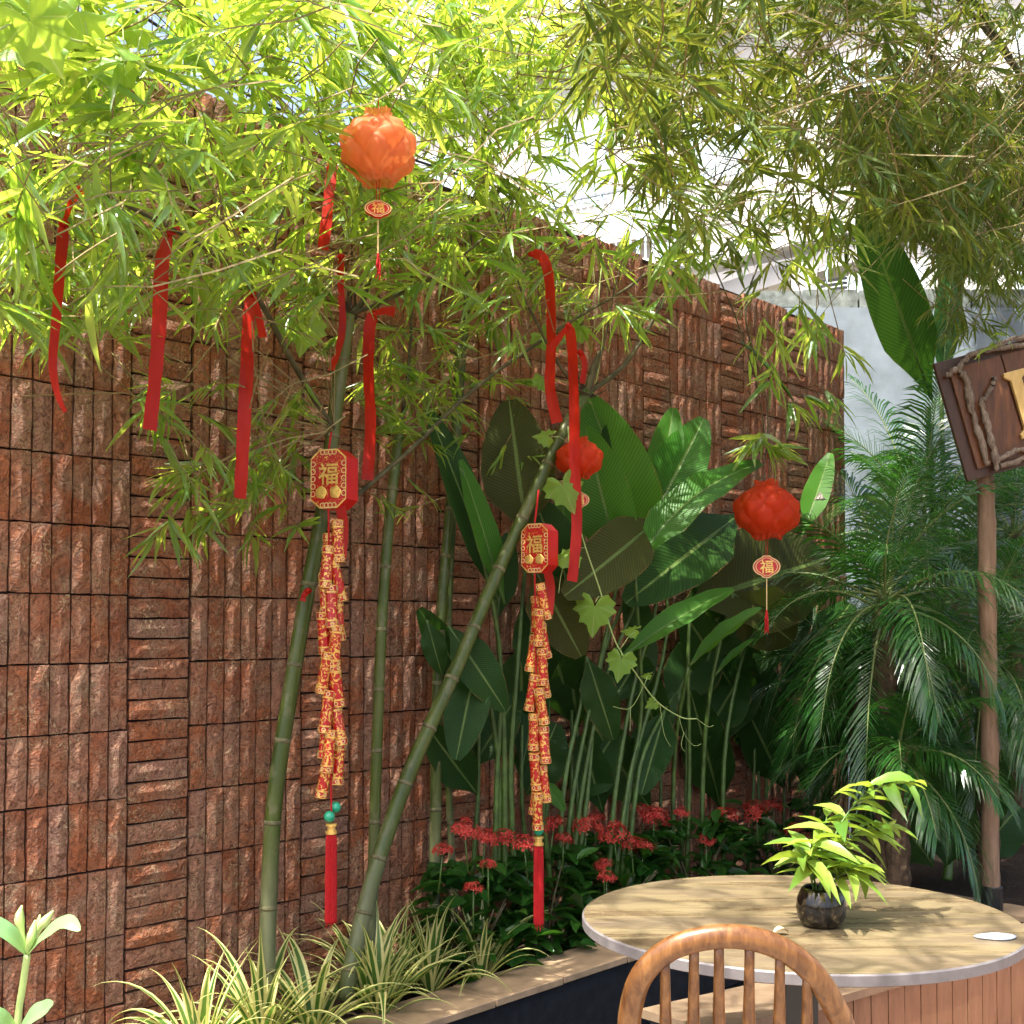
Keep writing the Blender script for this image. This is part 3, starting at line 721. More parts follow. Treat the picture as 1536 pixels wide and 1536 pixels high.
hleaf(H2, (905, 790, .22), (886, 590, .2), 26, 'helD', .9, .05)
hleaf(H2, (862, 900, .42), (800, 745, .34), 44, 'helD', .9, .05, .12, .05)
hleaf(H2, (800, 850, .42), (872, 985, .50), 46, 'helO', .9, .08, .12, .07)
hleaf(H2, (850, 905, .40), (845, 740, .34), 34, 'hel', .85, .05, .12, .05)
hleaf(H2, (968, 985, .34), (945, 872, .38), 24, 'helD', .9)
hleaf(H2, (880, 985, .34), (920, 1110, .36), 30, 'helD', .8, .08)
hleaf(H2, (812, 1170, .36), (847, 1216, .44), 13, 'hel', .6, .1)
hleaf(H2, (790, 1010, .3), (800, 900, .3), 28, 'helD', .9)
for P in ([(846, 1330, .30), (858, 1200, .30), (885, 1060, .32), (925, 880, .4)], [(856, 1330, .30), (874, 1180, .30), (905, 1030, .34), (955, 900, .38)], [(838, 1330, .3), (846, 1180, .3), (872, 1050, .3), (880, 985, .34)],
          [(826, 1330, .30), (812, 1180, .30), (806, 1000, .36), (800, 850, .42)], [(862, 1330, .3), (880, 1200, .3), (905, 980, .3), (975, 838, .32)]): stalk(H2, P, .014)
H3 = thing('heliconia', 'heliconia with bright sunlit slanting leaf beside the middle of the wall', 'plant', PN(925, 1320, .34), GH)
hleaf(H3, (968, 800, .30), (1056, 628, .34), 46, 'hel', .92, .06, .10, .04)
hleaf(H3, (985, 770, .22), (1010, 612, .24), 30, 'hel', .9, .08, .15, .04)
hleaf(H3, (1040, 780, .2), (1046, 650, .22), 20, 'hel', .9)
hleaf(H3, (952, 856, .50), (1142, 694, .74), 36, 'hel', .55, .13, .10, .09, 0, (1010, 735, .62))
hleaf(H3, (988, 778, .46), (846, 894, .62), 46, 'helO', .85, .08, .16, .04, R(-18))
hleaf(H3, (1112, 770, .40), (938, 905, .45), 50, 'helD', .9, .06, .16, .05)
hleaf(H3, (1000, 1060, .34), (962, 1192, .38), 30, 'helD', .9, .05)
hleaf(H3, (926, 990, .48), (1100, 884, .72), 21, 'hel', .45, .12, .35, .10, R(15))
for P in ([(912, 1320, .34), (924, 1180, .34), (950, 1030, .36), (985, 900, .4), (968, 800, .30)], [(922, 1320, .34), (940, 1190, .34), (962, 1060, .36), (952, 856, .5)], [(932, 1320, .32), (950, 1150, .32), (1000, 950, .32), (985, 770, .22)],
          [(940, 1320, .34), (960, 1150, .36), (1000, 1060, .34)]): stalk(H3, P, .014)
H4 = thing('heliconia', 'heliconia with huge shaded olive leaf under the large paper lantern', 'plant', PN(1045, 1310, .34), GH)
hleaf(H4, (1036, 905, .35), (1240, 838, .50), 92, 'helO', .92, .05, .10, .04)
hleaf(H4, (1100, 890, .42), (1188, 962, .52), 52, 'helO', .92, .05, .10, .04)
hleaf(H4, (1032, 1000, .48), (1142, 912, .72), 16, 'hel', .4, .10, .3, .10)
hleaf(H4, (1072, 1012, .5), (1132, 958, .66), 8, 'hel', .4, .10, .3, .06)
hleaf(H4, (1205, 800, .34), (1246, 680, .36), 21, 'hel', .8, .06, .15, .05)
hleaf(H4, (1190, 600, .1), (1110, 512, .2), 15, 'helD', .55)
hleaf(H4, (1060, 1000, .2), (1090, 860, .2), 60, 'helD', .9)
hleaf(H4, (1140, 1010, .25), (1180, 850, .25), 60, 'helD', .9)
for P in ([(1030, 1310, .30), (1034, 1150, .30), (1032, 1000, .34), (1036, 905, .35)], [(1052, 1310, .3), (1056, 1130, .3), (1072, 1000, .38), (1100, 890, .42)], [(1085, 1310, .3), (1090, 1100, .3), (1140, 900, .3), (1205, 800, .34)],
          [(1010, 1310, .3), (1012, 1130, .3), (1032, 1000, .48)]): stalk(H4, P, .014)
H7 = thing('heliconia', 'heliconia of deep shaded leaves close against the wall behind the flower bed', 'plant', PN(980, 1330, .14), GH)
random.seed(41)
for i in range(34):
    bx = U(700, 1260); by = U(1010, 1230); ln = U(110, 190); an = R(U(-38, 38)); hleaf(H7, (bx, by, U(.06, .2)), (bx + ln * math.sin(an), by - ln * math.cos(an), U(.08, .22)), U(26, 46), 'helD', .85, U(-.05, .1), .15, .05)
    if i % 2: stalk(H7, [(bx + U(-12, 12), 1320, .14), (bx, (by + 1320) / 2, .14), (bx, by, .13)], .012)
H5 = thing('traveller_plant', 'tall dark banana-like leaf standing behind the wooden sign', 'plant', PN(1405, 1240, .35))
hleaf(H5, (1398, 600, .45), (1292, 306, .50), 40, 'helD', .95, .04, .10, .03)
hleaf(H5, (1412, 590, .45), (1432, 350, .50), 20, 'helD', .9, .04, .10, .03)
stalk(H5, [(1405, 1240, .35), (1404, 900, .38), (1392, 610, .45)], .04, .02); stalk(H5, [(1412, 1240, .35), (1416, 850, .4), (1412, 590, .45)], .03, .015)
H6 = thing('broadleaf_plant', 'low plant with broad dark leaves in the shade behind the sign post', 'plant', PN(1420, 1320, 1.1))
for bx, by, tx, ty, hw in ((1430, 1280, 1345, 1060, 48), (1440, 1290, 1490, 1120, 44), (1400, 1300, 1330, 1200, 36), (1450, 1300, 1530, 1210, 40), (1420, 1300, 1425, 1180, 44)):
    hleaf(H6, (bx, by, 1.1), (tx, ty, 1.1), hw, 'helD', .85, .08)
stalk(H6, [(1420, 1320, 1.1), (1424, 1290, 1.1), (1428, 1270, 1.1)], .03, .02)
# dried flower hanging at the lantern
dq = MB(); dp = PN(1230, 752, .6)
for i in range(7):
    a = i * .9; sheet(dq, [dp + V((.012 * math.cos(a) * j, .012 * math.sin(a) * j, .05 - .032 * j + .006 * j * j)) for j in range(4)], lambda t: .018 * math.sin(.3 + 2.4 * t), V((math.cos(a), math.sin(a), .3)), .1, 3)
tag(dq.build('withered_flower', M['petal'], smooth=True), 'withered cream flower hanging beside the large paper lantern', 'flower')

# ================================================================== feather palms
def frond(root, base, az, el, L, droop, LLf, npair=46, wlf=.011, hang=.55):
    d = V((math.cos(az) * math.cos(el), math.sin(az) * math.cos(el), math.sin(el))); p = base.copy(); pts = [p.copy()]; K = 18; ds = L / K
    for i in range(K):
        d = (d + V((0, 0, -droop * ds * (.5 + 1.3 * i / K)))).normalized(); p = p + d * ds; pts.append(p.copy())
    m = MB()
    side0 = V((-math.sin(az), math.cos(az), 0))
    for i in range(npair):
        t = .16 + .84 * i / (npair - 1); x = t * K; k = min(int(x), K - 1); q = pts[k].lerp(pts[k + 1], x - k)
        T = (pts[k + 1] - pts[k]).normalized(); sd = (side0 - T * side0.dot(T)).normalized(); nn = sd.cross(T)
        if nn.z < 0: nn = -nn
        ll = LLf * (math.sin(math.pi * (.12 + .80 * t)) ** .6) * U(.85, 1.1)
        for sg in (-1, 1):
            an = R(62 - 34 * t + U(-5, 5))
            ld = (T * math.cos(an) + sd * sg * math.sin(an) + nn * U(.12, .32)).normalized(); pp = [q.copy()]; c = q.copy()
            for j in range(3):
                ld = (ld + V((0, 0, -hang * U(.5, 1.1) * (.4 + .4 * j)))).normalized(); c = c + ld * ll / 3; pp.append(c.copy())
            wv = nn.cross(ld).normalized() * wlf; w0 = T * wlf * .8
            v = [pp[0] - w0 * .4, pp[0] + w0 * .4, pp[1] - w0 * .55 - wv * .2, pp[1] + w0 * .55 + wv * .2, pp[2] - w0 * .45 - wv * .2, pp[2] + w0 * .45 + wv * .2, pp[3], pp[3] + w0 * .05]
            m.add(v, [(0, 1, 3, 2), (2, 3, 5, 4), (4, 5, 7, 6)])
    f = m.build('frond', M['palm'], root, False)
    MB().tube(pts, [max(.0015, .009 * (1 - i / (K + 1))) for i in range(K + 1)], 5).build('rachis', M['rachis'], f, True)
def palm(label, crown, ground_z, n, L, seed, ellow=-10, elhi=82, droop=1.5, LLf=.34):
    random.seed(seed); c = PN(*crown); root = thing('feather_palm', label, 'palm', V((c.x, c.y, ground_z)), 'feather palms beside the pond')
    k = 12; pts = [V((c.x, c.y, ground_z)).lerp(c, i / k) for i in range(k + 1)]
    MB().tube(pts, [.055 + (.012 if i % 2 else 0) for i in range(k + 1)], 10).build('trunk', M['trunk'], root)
    for i in range(n):
        t = i / (n - 1); az = i * 2.39996 + U(-.2, .2); el = R(elhi + (ellow - elhi) * t + U(-6, 6))
        frond(root, c + V((U(-.03, .03), U(-.03, .03), U(-.04, .04))), az, el, L * U(.85, 1.15) * (.85 + .15 * t), droop * (.8 + .5 * t), LLf * U(.85, 1.1))
    random.seed(seed + 99)
palm('feather palm with long fronds drooping in front of the ixora bed', (1325, 905, 1.0), -.05, 30, 1.05, 11, -35, 80, 1.6)
palm('feather palm whose fronds wrap around the sign post', (1478, 1010, 1.25), -.05, 26, .95, 12, -35, 80, 1.7, .32)
palm('feather palm at the back rising against the concrete wall', (1385, 800, .45), -.05, 20, 1.35, 13, 0, 84, 1.0, .36)
palm('feather palm in the corner hiding the concrete wall under the sign', (1520, 800, .75), -.05, 18, 1.25, 15, -5, 80, 1.2, .36)
palm('feather palm with steep fronds just behind the wooden sign', (1440, 905, .7), -.05, 18, 1.25, 16, 5, 84, 1.0, .36)
palm('low feather palm skirting the trunk of the tallest drooping palm', (1345, 1130, 1.1), -.05, 20, .72, 17, -25, 70, 1.9, .28)
palm('small feather palm below the wooden sign with low arching fronds', (1290, 1040, .75), -.05, 15, .8, 14, -10, 70, 1.7, .32)

# ================================================================== ixora bushes
IROWS = [(0, .06), (.12, .30), (.35, .48), (.6, .46), (.82, .26), (1, .01)]
IU = [unit_leaf('ixora_blade', M['ixl'], IROWS, droop=d, fold=.25) for d in (.05, .22, .4)]
def floret_mesh():
    b = MB()
    for i in range(34):
        th = math.acos(U(.05, 1)); ph = U(0, 6.283); d = V((math.sin(th) * math.cos(ph), math.sin(th) * math.sin(ph), math.cos(th))); c = d * U(.70, 1.05); c.z *= .9
        a = d.orthogonal().normalized(); e = d.cross(a); r0 = U(0, 1.5)
        for k in range(4):
            an = r0 + k * math.pi / 2; x = a * math.cos(an) + e * math.sin(an); y = d.cross(x); l = U(.26, .38)
            b.add([c, c + x * l * .5 + y * .07 + d * .04, c + x * l + d * U(-.06, .06), c + x * l * .5 - y * .07 + d * .04], [(0, 1, 2, 3)])
        b.add([c * .98, V((0, 0, 0)) + c * .15 + d.orthogonal() * .02, c * .15], [(0, 1, 2)])
    return b.mesh('flower_cluster', M['ixf'])
FM = [floret_mesh() for _ in range(3)]
def ixora(label, px, py, n, rx, rz, nleaf, flowers, h):
    c = PN(px, py, n); c.z = -.05; root = thing('ixora_bush', label, 'bush', c, 'ixora bushes along the planting bed')
    b = MB()
    for i in range(9):
        a = U(0, 6.28); e = c + V((math.cos(a) * rx * U(.3, .8), math.sin(a) * rx * .5, h * U(.6, .9))); b.tube([c + V((U(-.03, .03), U(-.03, .03), 0)), (c + e) / 2 + V((0, 0, .05)), e], [.009, .006, .003], 5)
    b.build('stems', M['branch'], root, True)
    for i in range(nleaf):
        a = U(0, 6.283); rr = math.sqrt(random.random()); zt = U(.08, 1); x = c + WD * math.cos(a) * rr * rx * (1.1 - .35 * zt) + WNN * math.sin(a) * rr * rz * (1.1 - .35 * zt) + V((0, 0, h * zt))
        d = V((math.cos(a) + U(-.7, .7), math.sin(a) * 1.0 + U(-.7, .7), U(-.45, .6)))
        L = U(.10, .175); mob('leaf', IU[i % 3], root, frame(x, d, L, L * U(.36, .46), V((U(-.3, .3), U(-.3, .3), 1)), U(-.5, .5)))
    for fx, fy, fn, r in flowers:
        p = PN(fx, fy, fn); k = 1.25 * r * (p - CAM).length / F
        mob('flower_cluster', random.choice(FM), root, Mx.Translation(p) @ Mx.Rotation(U(0, 6), 4, 'Z') @ Mx.Rotation(U(-.4, .4), 4, 'X') @ Mx.Diagonal((k, k, k * .9, 1)))
        MB().tube([p - V((U(-.02, .02), 0, .16)), p], [.004, .003], 5).build('flower_stem', M['petiole'], root, True)
ixora('ixora bush with coral flower heads next to the spider plants', 715, 1385, .30, .30, .2, 175, [(697, 1250, .42, 21), (727, 1262, .40, 18), (755, 1262, .36, 18), (664, 1280, .4, 14), (710, 1335, .55, 12), (732, 1300, .5, 11), (748, 1255, .25, 15)], .50)
ixora('ixora bush with red flower heads behind the longer hanging tassel', 815, 1370, .30, .30, .2, 175, [(786, 1270, .42, 18), (830, 1242, .34, 17), (845, 1262, .36, 13), (880, 1245, .36, 19), (905, 1300, .45, 12)], .50)
ixora('ixora bush with sunlit salmon flower heads before the leaning heliconia stalks', 925, 1350, .30, .30, .2, 175, [(921, 1255, .40, 21), (947, 1270, .40, 15), (965, 1275, .38, 15), (893, 1230, .26, 12), (910, 1320, .5, 13), (982, 1230, .3, 16)], .50)
ixora('ixora bush with scattered red heads nearest the palms', 1040, 1330, .34, .34, .22, 175, [(980, 1228, .36, 18), (1022, 1222, .36, 12), (1088, 1230, .4, 18), (1060, 1262, .45, 11), (964, 1218, .26, 12), (1006, 1238, .26, 12)], .50)
ixora('ixora bush with dim red heads half hidden under palm fronds', 1165, 1310, .36, .36, .24, 110, [(1135, 1225, .4, 17), (1130, 1215, .3, 14), (1190, 1248, .5, 12), (1160, 1212, .35, 13), (1215, 1262, .5, 11)], .48)

# ================================================================== spider plants
def spider(label, px, py, n, k, L0, h=1.0):
    c = PN(px, py, n); c.z = -.05; root = thing('spider_plant', label, 'plant', c, 'spider plants along the planter curb')
    for i in range(k):
        a = i * 2.39996 + U(-.3, .3); el = R(U(38, 84)) ; L = L0 * U(.65, 1.15); d = V((math.cos(a) * math.cos(el), math.sin(a) * math.cos(el), math.sin(el) * h)); p = c + d * .01; pts = [p.copy()]; K = 12
        g_ = U(2.0, 4.6)
        for j in range(K):
            d = (d + V((0, 0, -g_ * L / K * (.25 + 1.5 * j / K)))).normalized(); p = p + d * L / K
            pts.append(p.copy())
        b = MB(); wd = U(.012, .0195)
        sheet(b, pts, lambda t: wd * (.55 + .6 * math.sin(math.pi * min(1, t * 1.1 + .1))) * (1 if t < .55 else max(.03, (1 - t) / .45) ** .8), V((math.cos(a) * -.3, math.sin(a) * -.3, 1)) if el < R(60) else V((-math.cos(a), -math.sin(a), .5)), .28, 5)
        b.build('leaf', M['spider'], root, True)
for a in (('spider plant arching out at the foot of the thick upright bamboo', 392, 1500, .36, 34, .50), ('spider plant filling the gap between thick upright and leaning bamboo', 470, 1495, .40, 30, .46),
          ('spider plant around the foot of the leaning bamboo', 555, 1470, .34, 32, .46), ('spider plant behind the leaning bamboo base', 600, 1440, .22, 26, .40),
          ('spider plant spilling long leaves over the sandstone cap', 570, 1500, .42, 30, .52), ('spider plant in front of the mottled bamboo joint', 645, 1460, .34, 26, .44),
          ('thin spider plant next to the ixora leaves', 722, 1440, .38, 20, .46), ('spider plant at the bare end of the curb beside the wall', 300, 1560, .38, 26, .46)):
    spider(*a)
# dark grassy tuft growing from the water
tf = MB(); tb = PN(850, 1560, .95); tb.z = -.34
for i in range(16):
    a = U(0, 6.28); d = V((math.cos(a) * .5, math.sin(a) * .5, 1)); sheet(tf, [tb + d * .05 * j + V((0, 0, -.006 * j * j)) for j in range(6)], lambda t: .008 * (1.02 - t), V((-math.sin(a), math.cos(a), .2)), .1, 3)
tag(tf.build('water_grass', M['ixl']), 'tuft of dark water grass in the black pond', 'plant')

# ================================================================== vines
def lobed():
    b = MB(); out = [(.06, -.02), (.16, -.16), (.30, -.20), (.36, -.10), (.50, -.06), (.44, .08), (.54, .20), (.40, .26), (.34, .34), (.36, .50), (.24, .50), (.16, .56), (.11, .70), (0, .86)]
    out = out + [(-x, y + .02 * ((i * 7) % 3 - 1)) for i, (x, y) in enumerate(out[-2::-1])]; pts = [V((x, y, -.30 * x * x + .11 * math.sin(9 * abs(x) + 5 * y) - .22 * y * y)) for x, y in out]
    inn = [p * .5 + V((0, .06, .02)) for p in pts]; n = len(pts); v = [V((0, .12, .0))] + inn + pts
    f = [(0, i + 1, i + 2) for i in range(n - 1)] + [(1 + i, 1 + n + i, 2 + n + i, 2 + i) for i in range(n - 1)]
    b.add(v, f, [(.5 + p.x, p.y) for p in v]); return b.mesh('vine_blade', M['vine'], True)
VL = lobed()
def vine(label, P, leaves, tend=(), r=.0032):
    pts = pnpath(P, 8); root = thing('vine', label, 'vine', pts[0]); MB().tube(pts, r, 6).build('stem', M['fgs'], root, True)
    for px, py, n, sz, rot, tilt in leaves:
        p = PN(px, py, n); k = sz * (p - CAM).length / F; vw = (CAM - p).normalized(); N = (vw * (1 - tilt) + V((0, 0, 1)) * tilt).normalized()
        up = Q(vw, R(rot)) @ V((0, 0, 1)); y = (up - N * up.dot(N)).normalized(); x = y.cross(N); m = Mx.Identity(4)
        for i in range(3): m[i][0] = x[i] * k; m[i][1] = y[i] * k; m[i][2] = N[i] * k; m[i][3] = p[i]
        mob('leaf', VL, root, m)
        q = min(pts, key=lambda a: (a - p).length)
        if (q - p).length < .4: MB().tube([q, (p + q) / 2 + V((0, 0, .012)), p], .0016, 5).build('leaf_stalk', M['fgs'], root, True)
    for T in tend: MB().tube(pnpath(T, 5), .0013, 5).build('tendril', M['fgs'], root, True)
    return root
vine('bright vine shoot dangling with lobed leaves and pale curling tendrils', [(852, 640, .6), (858, 720, .62), (872, 800, .64), (900, 885, .66), (922, 960, .67), (955, 1012, .68), (985, 1052, .68), (1022, 1076, .68), (1045, 1078, .68)],
     [(893, 903, .68, 62, 175, .15), (933, 984, .70, 46, 170, .25), (982, 1053, .68, 20, 120, .2), (842, 722, .64, 60, 200, .3), (955, 945, .68, 30, 70, .55), (860, 832, .66, 46, 120, .5), (826, 655, .6, 34, 80, .4), (975, 1012, .68, 18, 80, .6)],
     [[(1018, 1074, .68), (1026, 1100, .68), (1040, 1118, .68), (1052, 1116, .68)], [(1026, 1098, .68), (1022, 1118, .68), (1028, 1128, .68)], [(965, 1030, .68), (946, 1062, .67), (920, 1060, .67)], [(946, 1060, .67), (945, 1098, .67)],
      [(990, 1058, .68), (996, 1100, .68), (1006, 1120, .68)], [(1045, 1078, .68), (1062, 1090, .68), (1070, 1088, .68)], [(872, 800, .64), (845, 850, .62), (838, 890, .62)]])
vine('vine with large yellow green lobed leaves climbing over the wall top', [(-30, 60, 1.15), (40, 30, 1.15), (110, 60, 1.15), (170, 70, 1.15), (230, 110, 1.15)],
     [(38, 20, 1.18, 96, 212, .15), (74, 66, 1.10, 84, 160, .5), (122, 14, 1.15, 92, 140, .3), (158, 66, 1.20, 80, 205, .65), (190, 96, 1.12, 60, 130, .4), (182, 22, 1.08, 58, 95, .6), (2, 4, 1.12, 70, 240, .5), (214, 44, 1.1, 46, 110, .25)])
vine('vine with two small sunlit leaves below the long bamboo branch', [(500, 420, .45), (470, 450, .5), (430, 470, .5)], [(460, 482, .5, 60, 170, .2), (430, 478, .5, 44, 200, .3), (448, 440, .5, 26, 20, .4)])
vine('pale leafless vine strings with few leaves hanging before the brick wall', [(905, 380, .5), (898, 450, .5), (905, 480, .5), (900, 540, .5), (890, 590, .52)], [(872, 488, .5, 46, 120, .3), (812, 500, .5, 44, 210, .4), (815, 565, .5, 36, 190, .4)],
     [[(890, 395, .5), (893, 470, .5), (885, 540, .5)], [(910, 430, .5), (916, 500, .5), (912, 530, .5)]])
# ================================================================== ribbons
def ribbon(label, P, w0, tail=None, knot=None, w1=None, tw=.5):
    L = crom([(*PN(a, b_, n),) for a, b_, n in P], 8); pts = [V(x) for x in L]; root = thing('ribbon', label, 'ribbon', pts[0], 'red ribbons tied to the bamboo')
    k = (pts[0] - CAM).length / F; hw = w0 * k / 2; hw1 = (w1 or w0) * k / 2; ph = U(0, 6)
    view = lambda p: (CAM - p).normalized()
    nf = lambda t: (Q(V((0, 0, 1)), math.sin(t * 4 + ph) * tw) @ view(pts[int(t * (len(pts) - 1))]))
    b = MB(); sheet(b, pts, lambda t: (hw + (hw1 - hw) * t) * min(1, .35 + t * 9), nf, .06, 5, .10, ph); b.build('band', M['ribbon'], root, True)
    if tail:
        q = [V(x) for x in crom([(*PN(*a),) for a in tail], 6)]; b = MB(); sheet(b, q, lambda t: hw * (.4 + .5 * t), lambda t: Q(V((0, 0, 1)), .8) @ view(q[0]), .05, 3); b.build('tail', M['ribbon'], root, True)
    kp = pts[0]; b = MB(); b.lathe(kp + V((0, 0, -.012)), [(.003, 0), (.011, .004), (.014, .012), (.010, .02), (.003, .024)], 8, wob=lambda i, j: 1 + .2 * ((i + j) % 2)); b.build('knot', M['ribbon'], root, True)
ribbon('red ribbon with pointed curling end tied among the outermost bamboo leaves', [(96, 335, .85), (90, 400, .85), (84, 480, .85), (79, 545, .85), (86, 590, .85), (98, 618, .86)], 18, [(96, 335, .85), (108, 300, .85), (122, 283, .85)], w1=6)
ribbon('red satin ribbon hanging slightly aslant next to the longest branch end', [(252, 350, .78), (243, 400, .78), (239, 480, .78), (233, 560, .78), (224, 645, .79)], 20, [(252, 350, .78), (262, 342, .78), (266, 352, .78)])
ribbon('longest straight red ribbon tied at the fork of the dark branch', [(378, 440, .62), (373, 480, .63), (370, 560, .63), (365, 650, .63), (360, 748, .63)], 19, [(378, 440, .62), (386, 465, .62), (394, 506, .62)])
ribbon('red ribbon half hidden by leaves beside the pale orange lantern', [(500, 240, .55), (494, 290, .55), (490, 330, .55), (484, 374, .55)], 16)
ribbon('narrow twisted red ribbon clinging to the sawn bamboo top', [(512, 385, .42), (511, 430, .42), (514, 480, .42), (510, 515, .42), (497, 556, .43)], 10)
ribbon('red ribbon with sideways loop tied just below the sawn bamboo top', [(561, 470, .44), (554, 495, .44), (553, 560, .44), (556, 640, .44), (551, 720, .45)], 17, [(561, 470, .44), (578, 466, .44), (592, 468, .45)])
ribbon('red ribbon hooked over a bare branch above the leaning bamboo', [(797, 381, .58), (812, 384, .58), (822, 408, .58), (826, 450, .58), (827, 520, .58), (825, 580, .58), (836, 634, .58)], 14, w1=17)
ribbon('long red ribbon hanging in front of the small paper lantern', [(853, 488, .68), (858, 520, .68), (861, 600, .68), (862, 700, .68), (865, 790, .68), (858, 872, .69)], 16, [(853, 488, .68), (840, 505, .67), (826, 524, .66)])
ribbon('short red ribbon loop caught on the leaning bamboo top', [(870, 528, .58), (877, 545, .58), (873, 575, .58)], 9)
ribbon('scrap of red ribbon tied round the middle joint of the upright bamboo', [(462, 886, .37), (456, 893, .37), (454, 902, .37)], 9)

# ================================================================== paper lanterns
def txt(body, size, ext, mat, name, mtx, parent):
    c = bpy.data.curves.new(name, 'FONT'); c.body = body; c.size = size; c.extrude = ext; c.align_x = 'CENTER'; c.align_y = 'CENTER'; c.offset = size * .012; c.resolution_u = 3
    o = bpy.data.objects.new(name, c); COL.objects.link(o); dg = bpy.context.evaluated_depsgraph_get()
    me = bpy.data.meshes.new_from_object(o.evaluated_get(dg)); bpy.data.objects.remove(o); bpy.data.curves.remove(c)
    me.materials.clear(); me.materials.append(mat)
    xs = [v.co for v in me.vertices]; cx = (max(v.x for v in xs) + min(v.x for v in xs)) / 2; cy = (max(v.y for v in xs) + min(v.y for v in xs)) / 2
    for v in me.vertices: v.co.x -= cx; v.co.y -= cy
    return mob(name, me, parent, mtx)
def facing(p, yaw=0, roll=0, tilt=0):            # local x right, y up, z toward the viewer side
    v = (CAM - p); v.z = 0; v.normalize(); x = V((-v.y, v.x, 0)); m = Mx.Identity(4)
    for i, (a, b_, c) in enumerate(zip(x, V((0, 0, 1)), v)): m[i][0] = a; m[i][1] = b_; m[i][2] = c; m[i][3] = p[i]
    return m @ Mx.Rotation(yaw, 4, 'Y') @ Mx.Rotation(tilt, 4, 'X') @ Mx.Rotation(roll, 4, 'Z')
def lantern(label, px, py, n, rx, ry, mat, tag_y, tag_rx, cord_y, tass_y, seed, top_y, tilt=0):
    random.seed(seed); c = PN(px, py, n); k = (c - CAM).length / F; rx *= k; ry *= k
    root = thing('paper_lantern', label, 'lantern', c + V((0, 0, -ry * 1.2)), 'folded paper lanterns')
    nl, na, nh = 7, 112, 44; v = []; f = []; ph = U(0, 6)
    base = [(-1.2, .40), (-1.02, .42), (-.92, .60), (-.62, .88), (-.15, 1.0), (.3, .96), (.68, .74), (.9, .42), (1.0, .30), (1.22, .34)]
    bh, br = [q[0] for q in base], [q[1] for q in base]; jit = [U(-.07, .07) for _ in range(nl)]
    for i in range(nh + 1):
        h = -1.2 + 2.42 * i / nh; r = float(np.interp(h, bh, br))
        for j in range(na):
            a = 2 * math.pi * j / na; u = nl * a / (2 * math.pi) + jit[int(nl * j / na)] * math.sin(math.pi * ((nl * j / na) % 1)); vv = h * .78 + .1
            b1, b2 = math.sin(math.pi * ((u + vv) % 1)), math.sin(math.pi * ((u - vv + .5) % 1)); bu = (max(0, b1) ** .55) * (max(0, b2) ** .55)
            sq = 1 if -.95 < h < .92 else .35
            rr = rx * r * (1 + sq * (.17 * bu - .14)) * (1 + (.0 if sq == 1 else .13 * math.cos(a * nl * 2)))
            v.append(c + V((math.cos(a + ph) * rr, math.sin(a + ph) * rr, (h + .06 * math.sin(3 * a + ph)) * ry)))
    f = [(i * na + j, i * na + (j + 1) % na, (i + 1) * na + (j + 1) % na, (i + 1) * na + j) for i in range(nh) for j in range(na)]
    MB().add(v, f).build('paper_shade', M[mat], root, True)
    # a second, inner skin of folds seen through the paper
    v2 = [c + (x - c) * .72 for x in v]; MB().add(v2, f).build('inner_fold', M[mat], root)
    tp = PN(px, tag_y, n); top = PN(px + 1, top_y, n)
    MB().tube([c + V((0, 0, ry * 1.0)), top], .0015, 5).build('hanging_cord', M['redcord'], root)
    for s_ in (-1, 1): MB().tube([c + V((s_ * .006, 0, -ry)), tp + V((s_ * .004, 0, tag_rx * k * .7))], .0014, 5).build('cord', M['redcord'], root)
    a = tag_rx * k; pl = []
    for i in range(28):
        t = 2 * math.pi * i / 28; x, y = math.cos(t) * a, math.sin(t) * a * .72
        if abs(math.cos(t)) < .42: y = math.copysign(a * .82, y)
        pl.append((x, y))
    m = facing(tp, 0, 0, tilt); q = MB(); q.prism([V((x, y, -.004)) for x, y in pl], V((0, 0, .008))); tg = mob('tag', q.mesh('tag', M['red']), root, m)
    q = MB()
    for s0, s1 in ((.99, .90), (.80, .74)):
        n_ = len(pl); q.add([V((x * s0, y * s0, .0052)) for x, y in pl] + [V((x * s1, y * s1, .0052)) for x, y in pl], [(i, (i + 1) % n_, n_ + (i + 1) % n_, n_ + i) for i in range(n_)])
    mob('border', q.mesh('border', M['palegold']), tg, m.copy())
    txt('福', a * 1.0, .001, M['gold'], 'lettering', m @ Mx.Translation((0, 0, .006)), tg)
    cb_, ct = PN(px, cord_y, n), tp - V((0, 0, a * .8))
    MB().tube([ct, cb_], .0028, 6).build('gold_cord', M['palegold'], root)
    b = MB(); te = PN(px, tass_y, n)
    for i in range(9): b.tube([cb_ + V((U(-.003, .003), U(-.003, .003), .004)), (cb_ + te) / 2 + V((U(-.008, .008), U(-.008, .008), 0)), te + V((U(-.01, .01), U(-.01, .01), U(-.01, .012)))], .0024, 4)
    b.build('tassel', M['redcord'], root)
lantern('pale backlit orange folded paper lantern high among the bamboo leaves', 567, 222, .95, 54, 42, 'lan2', 314, 19, 382, 416, 3, 150, R(-25))
lantern('small red paper lantern behind a long hanging ribbon', 869, 687, .62, 36, 25, 'lan', 750, 15, 790, 818, 4, 610)
lantern('large red orange paper lantern in front of the palm fronds', 1150, 765, .80, 49, 35, 'lan', 850, 20, 916, 948, 5, 680)

